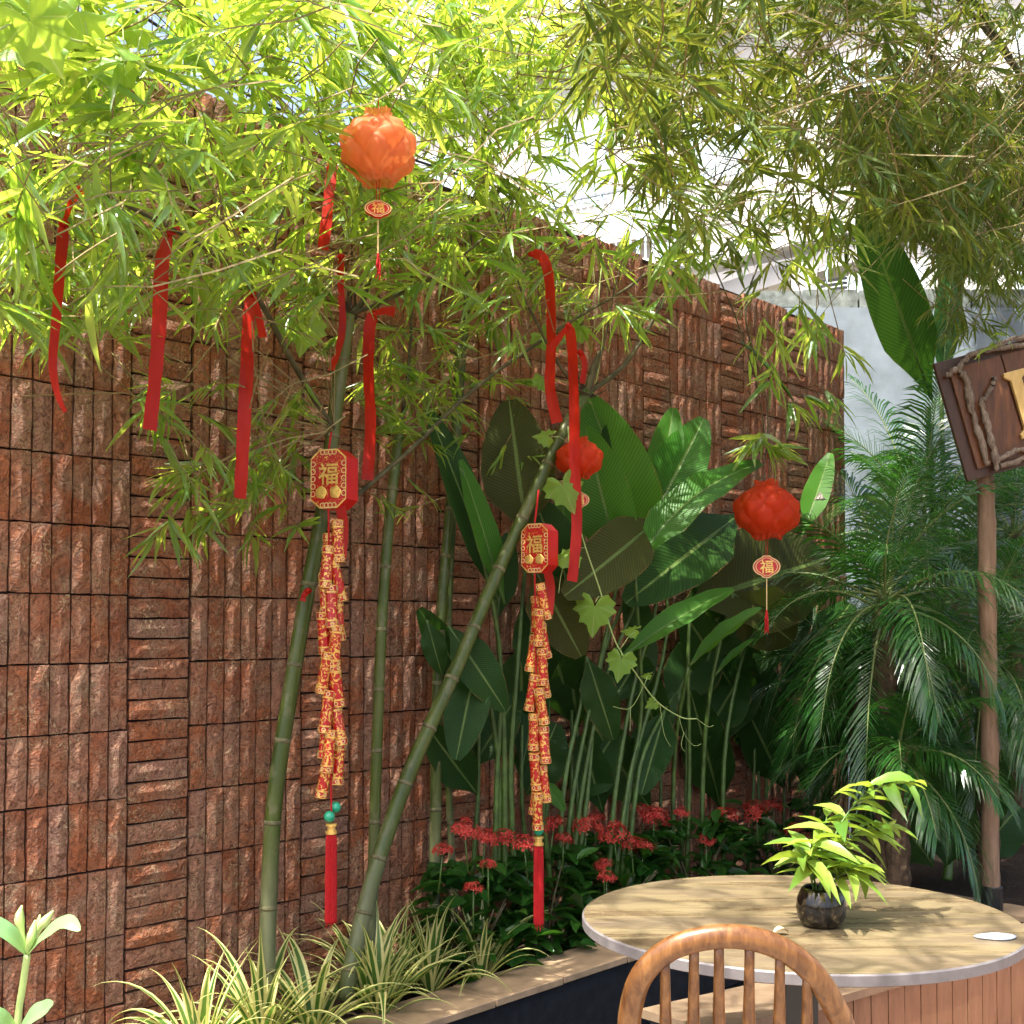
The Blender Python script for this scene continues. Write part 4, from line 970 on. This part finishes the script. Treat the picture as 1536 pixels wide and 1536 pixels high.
# ================================================================== firecracker strings
def cracker_mesh(mat):
    b = MB(); r, h = 1.0, 1.0
    b.lathe(V((0, 0, 0)), [(.80, -1), (1.0, -.97), (1.0, -.72), (.95, -.70), (.93, 0), (.95, .70), (1.0, .72), (1.0, .97), (.80, 1)], 12)
    return b.mesh('cracker', mat, False)
CKM = [cracker_mesh(M['ck1']), cracker_mesh(M['ck2'])]
bb = MB()
for z0 in (-1, 1):
    for a_, b_ in ((.62, .70), (.94, .985)): bb.lathe(V((0, 0, 0)), [(1.0, z0 * a_), (1.05, z0 * (a_ + .01)), (1.05, z0 * (b_ - .01)), (1.0, z0 * b_)] if z0 > 0 else [(1.0, z0 * b_), (1.05, z0 * (b_ - .01)), (1.05, z0 * (a_ + .01)), (1.0, z0 * a_)], 12)
CKR = bb.mesh('gold_band', M['gold'])
bb = MB()
for z0 in (-.82, .82):
    for j in range(6):
        a = j * math.pi / 3; c = V((math.cos(a) * 1.02, math.sin(a) * 1.02, z0)); t = V((-math.sin(a), math.cos(a), 0)); o = V((math.cos(a), math.sin(a), 0)) * .03
        for rr, off in ((.34, 1), (.20, 2)): pass
        n_ = 10; ro = [c + o + (t * math.cos(2 * math.pi * i / n_) * .36 + V((0, 0, 1)) * math.sin(2 * math.pi * i / n_) * .10) for i in range(n_)]; ri = [c + o + (t * math.cos(2 * math.pi * i / n_) * .22 + V((0, 0, 1)) * math.sin(2 * math.pi * i / n_) * .06) for i in range(n_)]
        bb.add(ro + ri, [(i, (i + 1) % n_, n_ + (i + 1) % n_, n_ + i) for i in range(n_)])
CKC = bb.mesh('coin_ring', M['palegold'])
def octo(w_, h_, cw, ch): return [(-w_ + cw, -h_), (w_ - cw, -h_), (w_, -h_ + ch), (w_, h_ - ch), (w_ - cw, h_), (-w_ + cw, h_), (-w_, h_ - ch), (-w_, -h_ + ch)]
def garland(label, px, n, top_y, box, bw_, bh_, y0, y1, cnt, bead_y, ty0, ty1, seed, yaw, nbead, box_dx=0):
    random.seed(seed); c = PN(px + box_dx, box, n); k = (c - CAM).length / F; root = thing('firecracker_string', label, 'firecrackers', c, 'decorative firecracker strings')
    w_, h_, th = bw_ * k / 2 / math.cos(yaw), bh_ * k / 2, .085; m = facing(c, yaw)
    P = octo(w_, h_, w_ * .5, h_ * .30); q = MB(); q.prism([V((x, y, -th)) for x, y in P], V((0, 0, th)), 0)
    bx = mob('octagonal_box', q.mesh('octagonal_box', M['red']), root, m)
    def ring(s0, s1, z, mat, nm):
        q = MB(); q.add([V((x * s0, y * s0, z)) for x, y in P] + [V((x * s1, y * s1, z)) for x, y in P], [(i, (i + 1) % 8, 8 + (i + 1) % 8, 8 + i) for i in range(8)]); mob(nm, q.mesh(nm, mat), bx, m.copy())
    ring(.995, .945, .0025, M['gold'], 'gold_rim'); ring(.945, .0, .0015, M['face'], 'printed_face')
    q = MB()
    for i in range(8):                                   # scalloped edge of little coins
        (xa, ya), (xb, yb) = P[i], P[(i + 1) % 8]
        if i % 2 == 0:
            for j in range(5 if i % 4 else 4):
                t = (j + .5) / (5 if i % 4 else 4); cx, cy = (xa + (xb - xa) * t) * .86, (ya + (yb - ya) * t) * .90
                n_ = 12; q.add([V((cx + math.cos(6.2832 * a / n_) * w_ * .15, cy + math.sin(6.2832 * a / n_) * w_ * .15, .003)) for a in range(n_)] + [V((cx + math.cos(6.2832 * a / n_) * w_ * .10, cy + math.sin(6.2832 * a / n_) * w_ * .10, .003)) for a in range(n_)], [(a, (a + 1) % n_, n_ + (a + 1) % n_, n_ + a) for a in range(n_)])
    mob('scalloped_border', q.mesh('scalloped_border', M['palegold']), bx, m.copy())
    txt('福', h_ * .78, .001, M['gold'], 'lettering', m @ Mx.Translation((0, h_ * .16, .004)), bx)
    q = MB()
    for sx in (-.4, .4): q.lathe(V((w_ * sx, -h_ * .46, .003)), [(w_ * .30, 0), (w_ * .26, .002), (w_ * .12, .004)], 10, V((0, 0, 1)), wob=lambda i, j: 1 + .15 * (j % 2))
    mob('gold_ingot', q.mesh('gold_ingot', M['gold']), bx, m.copy())
    # cords
    top = PN(px, top_y, n); MB().tube([top, c + V((0, 0, h_))], .004, 6).build('hanging_cord', M['redcord'], root)
    ce = PN(px, bead_y, n); MB().tube([c - V((0, 0, h_)), ce], .0035, 6).build('cord', M['redcord'], root)
    r, hl = .0225, .078
    for i in range(cnt):
        t = i / (cnt - 1); y = y0 + (y1 - y0) * t; a = i * 2.25 + U(-.3, .3); p = PN(px + U(-2, 2), y, n)
        off = V((math.cos(a), math.sin(a), 0)) * .024; mm = Mx.Translation(p + off) @ Mx.Rotation(U(-.14, .14) + math.cos(a) * -.08, 4, 'Y') @ Mx.Rotation(U(-.1, .1), 4, 'X') @ Mx.Rotation(U(0, 6), 4, 'Z') @ Mx.Diagonal((r, r, hl, 1))
        o = mob('cracker', CKM[i % 2], root, mm); tag(mob('gold_band', CKR, o, mm.copy()), kind='stuff'); tag(mob('coin_ring', CKC, o, mm.copy()), kind='stuff')
    for i in range(nbead):
        p = PN(px + (6 if i else -3) * (nbead > 1), bead_y - 14 * i, n + (.0 if not i else -.012)); q = MB(); q.lathe(p, [(.003, -.0205), (.012, -.017), (.0185, -.009), (.0205, 0), (.0185, .009), (.012, .017), (.003, .0205)], 16); q.build('bead', M['jade'], root, True)
    a0, a1 = PN(px, ty0, n), PN(px, ty1, n); H = a0.z - a1.z
    q = MB(); q.lathe(a0, [(.014, .022), (.0205, .02), (.0205, .012), (.015, .010), (.015, -.004), (.021, -.006), (.021, -.016), (.014, -.018)], 14); q.build('gold_cap', M['gold'], root)
    q = MB(); q.lathe(a0 - V((0, 0, .016)), [(.016, 0), (.0205, -.02), (.0215, -H * .5), (.022, -H * .93), (.015, -H * .95)], 44, wob=lambda i, j: 1.0 if j % 2 else .86)
    for i in range(26):
        an = U(0, 6.28); rr = U(.004, .021); s_ = a0 + V((math.cos(an) * rr, math.sin(an) * rr, -H * .8)); q.tube([s_, s_ + V((U(-.004, .004), U(-.004, .004), -H * U(.14, .27)))], .0013, 3)
    q.build('tassel', M['redcord'], root)
    rb_ = [V(x) for x in crom([(*PN(px + 12, box + bh_ * .42, n + .03),), (*PN(px + 18, box + bh_ * .8, n + .03),), (*PN(px + 15, box + bh_ * 1.35, n + .03),)], 5)]
    q = MB(); sheet(q, rb_, lambda t: .018, lambda t: (CAM - rb_[0]).normalized(), .05, 3); q.build('ribbon_tail', M['ribbon'], root, True)
garland('firecracker string with fuller octagonal box on the thick upright bamboo', 497, .46, 648, 718, 52, 88, 812, 1165, 19, 1225, 1244, 1385, 21, R(-30), 2, -4)
garland('firecracker string with smaller octagonal box dangling from the leaning bamboo', 808, .58, 735, 822, 40, 74, 902, 1215, 17, 1246, 1262, 1388, 22, R(-30), 1, -6)

# ================================================================== sign on its post
YS = 5.82
sgn = thing('wooden_sign', 'tilted dark wooden sign board edged with driftwood carrying a gold letter I', 'sign', PY(1530, 712, YS))
tl, bl_ = PY(1401, 545, YS), PY(1452, 722, YS); ey = (bl_ - tl); Hs = ey.length; ey.normalize(); ex = V((-ey.z, 0, ey.x)); 
if ex.x < 0: ex = -ex
ez = V((0, -1, 0))
def SP(a, b_, o=0.0): return tl + ex * a + ey * b_ + ez * o
def plate(name, a0, a1, b0, b1, o0, o1, mat, parent=sgn):
    o = MB().box(SP((a0 + a1) / 2, (b0 + b1) / 2, (o0 + o1) / 2), ex * (a1 - a0) / 2, ey * (b1 - b0) / 2, ez * (o1 - o0) / 2).build(name, mat, parent); bv = o.modifiers.new('b', 'BEVEL'); bv.width = .004; bv.segments = 2
Wd = .86
plate('back_board', 0, Wd, 0, Hs, -.03, 0, M['board2'])
for a0, a1 in ((.055, .322), (.327, .60), (.605, Wd - .05)): plate('plank', a0, a1, .05, Hs - .045, .002, .022, M['board'])
def drift(P, r0, r1):
    pts = crv([SP(a, b_, o) for a, b_, o in P], 6); pts = [p + V((U(-.006, .006), U(-.003, .003), U(-.006, .006))) for p in pts]; n = len(pts)
    MB().tube(pts, [(r0 + (r1 - r0) * i / (n - 1)) * U(.65, 1.3) for i in range(n)], 8).build('driftwood', M['drift'], sgn, True)
drift([(.03, .075, .03), (.09, .07, .045), (.115, .14, .04), (.11, .25, .035)], .014, .018); drift([(.11, .16, .035), (.10, .28, .04), (.105, .40, .04), (.10, .56, .04)], .017, .014)
drift([(.255, .155, .04), (.20, .22, .05), (.16, .255, .05), (.15, .35, .05), (.15, .47, .045), (.14, .60, .04)], .012, .020)
drift([(.09, .07, .045), (.15, .02, .04), (.26, .01, .04), (.40, .03, .045), (.60, .02, .04), (.82, .03, .04)], .013, .017); drift([(.24, .02, .05), (.34, -.005, .05), (.48, .00, .05), (.7, -.01, .05)], .012, .012)
drift([(.14, .56, .04), (.25, .535, .045), (.40, .555, .045), (.60, .54, .04), (.80, .55, .04)], .014, .012); drift([(.16, .59, .045), (.30, .575, .05), (.50, .59, .05), (.8, .575, .05)], .012, .012)
Is = [(-.055, 0), (.055, 0), (.055, .025), (.028, .045), (.028, .295), (.055, .315), (.055, .34), (-.055, .34), (-.055, .315), (-.028, .295), (-.028, .045), (-.055, .025)]
q = MB(); q.prism([SP(.355 + a, .145 + b_, .024) for a, b_ in Is], ez * .022); o = q.build('letter', M['goldwood'], sgn); bv = o.modifiers.new('b', 'BEVEL'); bv.width = .003; bv.segments = 2
post = thing('sign_post', 'round weathered wooden post with black sleeve at its foot', 'post', PY(1490, 1372, 5.9))
pb_ = PY(1490, 1372, 5.9); b = MB(); K = 26; pz = [pb_ + V((U(-.004, .004), U(-.004, .004) + .02, (2.42) * i / K)) for i in range(K + 1)]
b.tube(pz, [.043 + U(-.003, .003) for _ in pz], 12); b.build('pole', M['post'], post, True)
pbt = pz[0]; b = MB(); b.lathe(V((pbt.x, pbt.y, pb_.z - .1)), [(.05, 0), (.053, .01), (.053, .235), (.048, .24)], 16); b.build('sleeve', M['sleeve'], post)
sp_ = MB()
for i in range(10):
    a = PY(1486 + U(-30, 40), 520 + U(-8, 8), 5.6); d = V((U(-1, 1), U(-.5, .5), U(.0, .5))).normalized(); sheet(sp_, [a + d * .04 * j + V((0, 0, -.006 * j * j)) for j in range(5)], lambda t: .009 * math.sin(.4 + 2.6 * t), V((-d.z, .4, d.x)), .1, 3)
tag(sp_.build('fallen_bamboo_sprig', M['pot'], smooth=True), 'fallen bamboo sprig resting on top of the sign', 'sprig')

# ================================================================== bench, table, bowl, chair
bench = thing('slatted_bench', 'long low bench faced with upright pinkish wood slats behind the table', 'bench', W(3.0, 2.0, 0))
def bn(s): return 2.0 + .18 * (s - 1.21)
def bd(s): return .25 - .06 * (s - 1.2)
s0b, s1b = 1.16, 3.3
sl_ = []; s = s0b
while s < s1b: sl_.append(s); s += .085
for s in sl_:
    a, c = W(s, bn(s), 0), W(s + .083, bn(s + .083), 0); d = (c - a); L = d.length; d.normalize(); nrm = V((d.y, -d.x, 0)); z1 = .305
    q = MB(); q.box((a + c) / 2 + nrm * U(-.002, .002) + V((0, 0, z1 / 2)), d * (L / 2 - .0016), nrm * .009, V((0, 0, z1 / 2))); q.build('slat', M['bench'], bench)
q = MB(); k = 30; v = []
for i in range(k + 1):
    s = s0b + (s1b - s0b) * i / k
    for n_, z in ((bn(s) + .02, .305), (bn(s) + .02, .33), (bn(s) - bd(s), .33), (bn(s) - bd(s), .305)): v.append(W(s, n_, z))
f = [(i * 4 + j, i * 4 + (j + 1) % 4, i * 4 + 4 + (j + 1) % 4, i * 4 + 4 + j) for i in range(k) for j in range(4)] + [(0, 1, 2, 3), (k * 4 + 3, k * 4 + 2, k * 4 + 1, k * 4)]
q.add(v, f); q.build('seat', M['benchtop'], bench)
q = MB(); v = []
for i in range(k + 1):
    s = s0b + .01 + (s1b - s0b - .02) * i / k
    for n_, z in ((bn(s) - .012, -.4), (bn(s) - .012, .303), (bn(s) - bd(s) + .03, .303), (bn(s) - bd(s) + .03, -.4)): v.append(W(s, n_, z))
q.add(v, f); q.build('carcass', M['black'], bench)

tc = PZ(1208, 1392, .75); TR = .5
pn_, pf_ = PZ(1208, 1462, .75), PZ(1208, 1312, .75); tc = V(((pn_.x + pf_.x) / 2, (pn_.y + pf_.y) / 2, 0)); tc.x = PZ(1207, 1385, .75).x; TRy = (pf_.y - pn_.y) / 2; TR = 320 * tc.y / F
tc.z = .044
tab = thing('round_table', 'round cafe table with veined brown top and pale edge', 'table', tc)
q = MB(); nseg = 72; v = []
for r_, z in ((.0, .75), (.992, .75), (1.0, .7465), (1.0, .7255), (.985, .722), (.0, .722)):
    for j in range(nseg): a = 2 * math.pi * j / nseg; v.append(V((tc.x + math.cos(a) * TR * r_, tc.y + math.sin(a) * TRy * r_, z)))
q.add(v, [(i * nseg + j, i * nseg + (j + 1) % nseg, (i + 1) * nseg + (j + 1) % nseg, (i + 1) * nseg + j) for i in range(5) for j in range(nseg)])
M['edge'] = simple('pale_table_edge', (.125, .114, .112), .5, .4, var=.12, scale=50)
me = q.mesh('tabletop', [M['table'], M['edge']]); 
for i, p in enumerate(me.polygons): p.material_index = 1 if i // nseg in (1, 2, 3) else 0
mob('tabletop', me, tab)
q = MB(); q.box(V((tc.x, tc.y, .383)), V((.038, 0, 0)), V((0, .038, 0)), V((0, 0, .338))); q.build('pedestal', M['sleeve'], tab)
q = MB(); q.lathe(tc, [(.24, .002), (.24, .014), (.06, .03)], 28); q.build('base', M['sleeve'], tab)
dc = PZ(1494, 1406, .7515); q = MB(); q.lathe(dc, [(.045, 0), (.047, .003), (.04, .005), (.03, .004)], 24, wob=lambda i, j: 1 + .06 * math.sin(j * .9)); q.v = [(x, dc.y + (y - dc.y) * .55, z) for x, y, z in q.v]; tag(q.build('reflection_disc', M['whitedisc'], smooth=True), 'pale disc standing in for a patch of reflected light near the table rim', 'reflection')  # pale disc put in for light reflecting off the tabletop
q = MB(); lp = PZ(1160, 1402, .7515); sheet(q, [lp + V((.009 * j, .002 * j, .003 + .0025 * j * (4 - j))) for j in range(5)], lambda t: .011 * math.sin(.3 + 2.6 * t), V((0, 0, 1)), .3, 3); tag(q.build('fallen_leaf', M['dry'], smooth=True), 'small dry yellow leaf on the table behind the chair', 'leaf')

bc = PZ(1232, 1388, .7505); k = bc.y / F
bowl = thing('potted_plant', 'dark round glass bowl with leafy lime green cutting on the table', 'potted plant', bc)
pr = [(20, 0), (29, 3), (35, 14), (37, 27), (35, 41), (29, 53), (26, 57), (24, 56), (27, 50), (31, 40)]
q = MB(); q.lathe(bc, [(r_ * k, h * k) for r_, h in pr], 28); q.build('bowl', M['bowl'], bowl, True)
q = MB(); q.lathe(bc, [(33 * k, 38 * k), (31 * k, 44 * k), (8 * k, 47 * k)], 20, wob=lambda i, j: 1 + U(-.04, .02)); q.build('soil', M['soil'], bowl)
PROWS = [(0, .05), (.12, .26), (.35, .47), (.6, .45), (.82, .25), (1, .01)]
PU = [unit_leaf('lime_blade', M['pot'], PROWS, droop=d, fold=.2) for d in (.3, .6, .9)]
def psten(P, lv, rr=.003):
    pts = crv([PY(a, b_, bc.y + d) for a, b_, d in P], 6); MB().tube(pts, [rr * (1 - .6 * i / len(pts)) for i in range(len(pts))], 6).build('stem', M['petiole'], bowl, True)
    n = len(pts)
    for i in range(lv):
        t = .28 + .72 * i / (lv - 1); q_ = pts[min(n - 1, int(t * (n - 1)))]; T = (pts[min(n - 1, int(t * (n - 1)) + 1)] - pts[max(0, int(t * (n - 1)) - 1)]).normalized()
        a = i * 2.4 + U(-.4, .4); o = V((math.cos(a), math.sin(a) * .8, U(-.25, .3))); d = (o + T * .5).normalized(); L = U(.06, .11)
        mob('leaf', PU[i % 3], bowl, frame(q_, d, L, L * U(.32, .42), V((U(-.2, .2), U(-.2, .2), 1)), U(-.4, .4)))
psten([(1228, 1340, 0), (1240, 1285, .0), (1268, 1225, .02), (1310, 1185, .03), (1372, 1172, .03)], 26)
psten([(1226, 1340, 0), (1216, 1290, -.02), (1218, 1262, -.04)], 14)
psten([(1236, 1340, 0), (1256, 1290, .03), (1284, 1250, .05), (1332, 1236, .06)], 20)
psten([(1222, 1340, 0), (1212, 1300, -.03), (1204, 1285, -.05)], 10)
psten([(1240, 1340, 0), (1262, 1310, -.02), (1290, 1300, -.03)], 17)
psten([(1232, 1340, 0), (1232, 1280, .03), (1240, 1225, .06)], 12)

chair = thing('chair', 'spindle back chair of oiled honey coloured wood drawn up to the table', 'chair', V((.38, 2.3, .044)))
CB = [(952, 1700, 2.19), (944, 1560, 2.11), (948, 1505, 2.08), (965, 1460, 2.05), (1005, 1424, 2.03), (1060, 1407, 2.02), (1115, 1406, 2.02), (1170, 1422, 2.03), (1218, 1458, 2.05), (1252, 1510, 2.08), (1268, 1560, 2.11), (1272, 1700, 2.19)]
bp = crv([PY(*c) for c in CB], 6); 
MB().tube(bp, .021, 12, ell=(1.0, .80), up=(0, 1, 0)).build('bow', M['chair'], chair, True)
seat_z = .455; sb = lambda x: V((x, 2.235, seat_z))
for px_, py_, in ((999, 1428), (1037, 1413), (1078, 1407), (1122, 1408), (1167, 1421), (1211, 1452)):
    t = min(bp[8:-8], key=lambda q: abs(pix(q)[0] - px_)) - V((0, 0, .012)); bt = PY(1108 + (px_ - 1108) * .98, 1760, 2.21); bt.z = seat_z
    pts = [bt.lerp(t, i / 6) for i in range(7)]; MB().tube(pts, [.008, .0095, .0115, .0125, .0115, .0095, .0085], 10).build('spindle', M['chair'], chair, True)
sc_ = V(((bp[0].x + bp[-1].x) / 2, 2.40, seat_z)); q = MB(); n_ = 36; v = []
for z, s_ in ((.012, .95), (.008, 1.0), (-.022, 1.0), (-.034, .93)):
    for j in range(n_):
        a = 2 * math.pi * j / n_; x, y = math.cos(a), math.sin(a); e = .62; x = math.copysign(abs(x) ** e, x); y = math.copysign(abs(y) ** e, y); v.append(sc_ + V((x * .235 * s_, y * .225 * s_, z)))
q.add(v, [(i * n_ + j, i * n_ + (j + 1) % n_, (i + 1) * n_ + (j + 1) % n_, (i + 1) * n_ + j) for i in range(3) for j in range(n_)] + [tuple(range(n_))[::-1], tuple(3 * n_ + j for j in range(n_))]); q.build('seat', M['chair'], chair, True)
LG = []
for sx in (-1, 1):
    for sy in (-1, 1):
        a, c = sc_ + V((sx * .15, sy * .14, -.03)), sc_ + V((sx * .215, sy * .205, -seat_z + .044)); LG.append((a, c)); MB().tube([a.lerp(c, i / 5) for i in range(6)], [.016, .019, .021, .019, .015, .012], 10).build('leg', M['chair'], chair, True)
for i, j in ((0, 1), (2, 3)): MB().tube([LG[i][0].lerp(LG[i][1], .55), LG[j][0].lerp(LG[j][1], .55)], .010, 8).build('stretcher', M['chair'], chair, True)
MB().tube([(LG[0][0].lerp(LG[0][1], .55) + LG[1][0].lerp(LG[1][1], .55)) / 2, (LG[2][0].lerp(LG[2][1], .55) + LG[3][0].lerp(LG[3][1], .55)) / 2], .010, 8).build('stretcher', M['chair'], chair, True)

# ================================================================== seedling close to the camera
YF = 1.55; sd_ = thing('seedling', 'pale green seedling with budding tip standing close before the brick wall', 'plant', PY(20, 1900, YF) * 1.0)
sd_.location.z = 0
def fpath(L, k=6): return crv([PY(a, b_, YF + d) for a, b_, d in L], k)
q0_ = PY(8, 2500, YF); q0_.z = 0
MB().tube([q0_] + fpath([(18, 1700, 0), (26, 1540, 0), (34, 1480, 0), (41, 1432, 0)]), .0048, 8).build('stem', M['fgs'], sd_, True)
def fleaf(P, hw, N, mat='fg'):
    b = MB(); sheet(b, fpath(P, 5), lambda t: hw * YF / F * max(.05, math.sin(math.pi * (.06 + .92 * t)) ** .8), N, .25, 7, .05); b.build('leaf', M[mat], sd_, True)
fleaf([(42, 1430, 0), (70, 1402, -.03), (100, 1384, -.05), (120, 1396, -.06)], 14, V((-.3, -.6, .75)).normalized())
fleaf([(40, 1430, 0), (15, 1402, -.02), (-20, 1384, -.03), (-60, 1390, -.05)], 14, V((.3, -.6, .75)).normalized())
fleaf([(26, 1560, 0), (44, 1530, -.03), (66, 1516, -.05), (80, 1506, -.06)], 18, V((0, -.7, .75)).normalized())
fleaf([(24, 1560, 0), (0, 1535, -.03), (-40, 1530, -.05), (-90, 1545, -.05)], 22, V((0, -.7, .75)).normalized())
for P, r_ in (([(40, 1430, 0), (34, 1400, 0), (29, 1378, 0), (33, 1358, 0)], (.0022, .003, .0065, .001)), ([(42, 1430, 0), (46, 1410, -.01), (50, 1395, -.01), (53, 1380, -.01)], (.003, .006, .005, .001)), ([(44, 1428, 0), (58, 1395, 0), (68, 1382, 0), (80, 1366, 0)], (.002, .004, .0065, .001)), ([(44, 1428, 0), (54, 1398, .01), (58, 1385, .01), (60, 1372, .01)], (.002, .003, .004, .001))):
    pts = fpath(P, 4); n = len(pts); rr = [x[0] for x in crom([(x,) for x in r_], 4)]; MB().tube(pts, [max(.0006, float(x)) for x in rr], 7).build('bud', M['fgs'], sd_, True)
